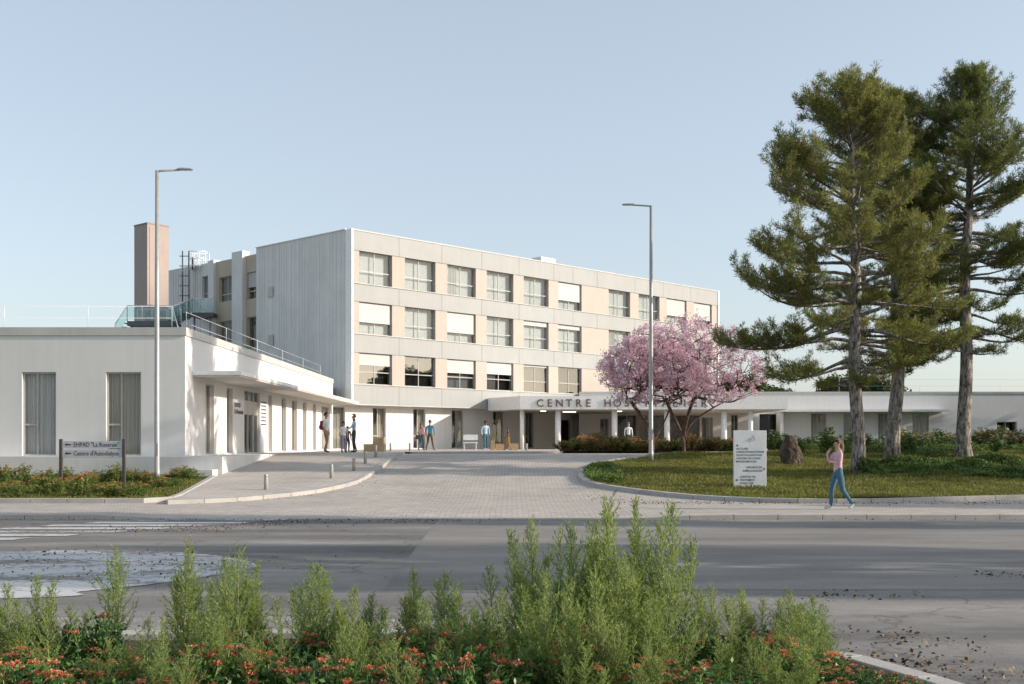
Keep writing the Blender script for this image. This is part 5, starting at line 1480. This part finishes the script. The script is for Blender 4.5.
def _nose(h):
    x, y, z = h
    return [(x-.013, y-.078, z-.028), (x+.013, y-.078, z-.028), (x, y-.108, z-.024), (x, y-.082, z+.015)], [(0, 2, 1), (0, 3, 2), (1, 2, 3), (0, 1, 3)]
Yw, = (29.0,)
def gz2(Y, off=0.08): return hgt(Y, -6)+off
# woman walking on the footway, body turned to the left, hand at her face
wy = ground(838, 509.6)[1]
wp = dict(shr=(-.165, .0, 1.41), elr=(-.20, -.12, 1.16), wrr=(-.11, -.24, 1.37), har=(-.07, -.18, 1.49), shl=(.165, .0, 1.41), ell=(.19, -.06, 1.15), wrl=(.06, -.24, 1.20), hal=(-.02, -.26, 1.24),
          knr=(-.10, -.12, .50), anr=(-.10, -.14, .08), tor=(-.11, -.31, .035), knl=(.09, .07, .49), anl=(.08, .37, .13), tol=(.08, .25, .03), head=(0, -.03, 1.62))
person('woman in pink top and blue jeans walking with hands raised to her face', (xat(838, wy), wy, hgt(wy)), -78, 1.72, wp, 'c_pink', 'c_jean', 'c_shoe', long_hair=True, fem=True, hair='c_brown')
G1 = 'people talking by the left canopy'
Y = 51.5
A_ = person('man in white shirt and tan shorts with a red backpack, standing by the left canopy', (xat(326, Y), Y, gz2(Y, .1)), 80, 1.80, dict(knr=(-.1, -.08, .5), anr=(-.1, -.02, .08), tor=(-.11, -.2, .035), anl=(.105, .12, .09), tol=(.11, -.03, .035)), 'c_white', 'c_tan', 'c_brown', sleeves='short', shorts=True, group=G1)
e = empty('backpack', (A_.location.x-.15, A_.location.y, A_.location.z+1.02)); tag(e, 'dark red backpack on the man in white shirt', 'backpack')
MB().box(-.11, .08, -.15, .15, 0, .42).build('body', M['c_red'], e, bevel=.05); MB().box(-.15, -.112, -.11, .11, .05, .22).build('pocket', M['c_red'], e, bevel=.015)
person('child in white shirt and lavender trousers standing between two adults', (xat(343.5, 50.5), 50.5, gz2(50.5, .1)), 40, 1.38, None, 'c_white', 'c_lav', 'c_dark', group=G1, sleeves='short')
person('small child in dark clothes standing close behind the child in white', (xat(347.5, 51.3), 51.3, gz2(51.3, .1)), 160, 1.18, None, 'c_brown', 'c_dark', 'c_dark', group=G1, skin='skind')
person('person in pale blue shirt and dark trousers facing the family at left', (xat(354, 51.0), 51.0, gz2(51, .1)), -75, 1.72, dict(ell=(.20, -.14, 1.16), wrl=(.05, -.22, 1.12), hal=(0, -.22, 1.10), anl=(.10, .10, .08), tol=(.1, -.06, .035)), 'c_pale', 'c_dark', 'c_dark', group=G1, fem=True, hair='c_brown')
Y = 67.0
person('woman with long brown hair, pink top and teal trousers beside the man in teal', (xat(421.5, Y), Y, gz2(Y)), 150, 1.65, dict(knr=(-.1, -.1, .5), anr=(-.09, -.05, .08), tor=(-.1, -.22, .035), knl=(.1, .02, .49), anl=(.1, .2, .09), tol=(.1, .05, .04)), 'c_pink', 'c_jean', 'c_dark', long_hair=True, fem=True, hair='c_brown', sleeves='short')
e = empty('handbag', (xat(418.3, Y), Y-.12, gz2(Y)+.66)); tag(e, 'dark handbag carried by the woman in pink top', 'handbag')
MB().box(-.16, .16, -.05, .05, 0, .24).build('body', M['c_dark'], e, bevel=.03); MB().tube([(-.1, 0, .23), (-.05, 0, .40), (.05, 0, .40), (.1, 0, .23)], .01, 6).build('strap', M['c_dark'], e)
person('man in teal jacket with legs apart beside the long haired woman', (xat(430, Y), Y, gz2(Y)), 170, 1.78, dict(knr=(-.14, -.03, .5), anr=(-.21, -.05, .08), tor=(-.24, -.2, .035), knl=(.13, -.0, .49), anl=(.2, .12, .08), tol=(.22, -.03, .035)), 'c_teal', 'c_brown', 'c_dark')
person('dark haired man in pale blue shirt and jeans near the white bench', (xat(485.5, 70), 70, gz2(70)), 25, 1.80, dict(knr=(-.1, -.1, .5), anr=(-.09, -.08, .08), tor=(-.1, -.25, .035)), 'c_pale', 'c_jean', 'c_white', skin='skind')
person('child in brown top and orange trousers striding past the low boxes', (xat(508, 68.5), 68.5, gz2(68.5)), -70, 1.38, dict(knr=(-.1, -.18, .51), anr=(-.1, -.16, .08), tor=(-.1, -.32, .035), knl=(.1, .03, .49), anl=(.1, .24, .12), tol=(.1, .1, .04), elr=(-.22, .18, 1.15), wrr=(-.22, .16, .92), har=(-.22, .14, .85), ell=(.22, -.08, 1.13), wrl=(.2, -.25, .98), hal=(.2, -.3, .93)), 'c_brown', 'c_orange', 'c_dark', skin='skind')
person('grey haired person in white shirt behind the shrubs under the entrance canopy', (xat(628.5, 74), 74, gz2(74)), 0, 1.75, None, 'c_white', 'c_dark', 'c_dark', hair='pole')
person('person seen behind the glass door of the left wing', (-12.45, 50.6, 1.26), 60, 1.72, dict(knr=(-.1, -.12, .5), anr=(-.1, -.1, .08), tor=(-.1, -.27, .035), anl=(.1, .2, .1), tol=(.1, .05, .04)), 'c_dark', 'c_dark', 'c_dark')
bpy.context.view_layer.update()
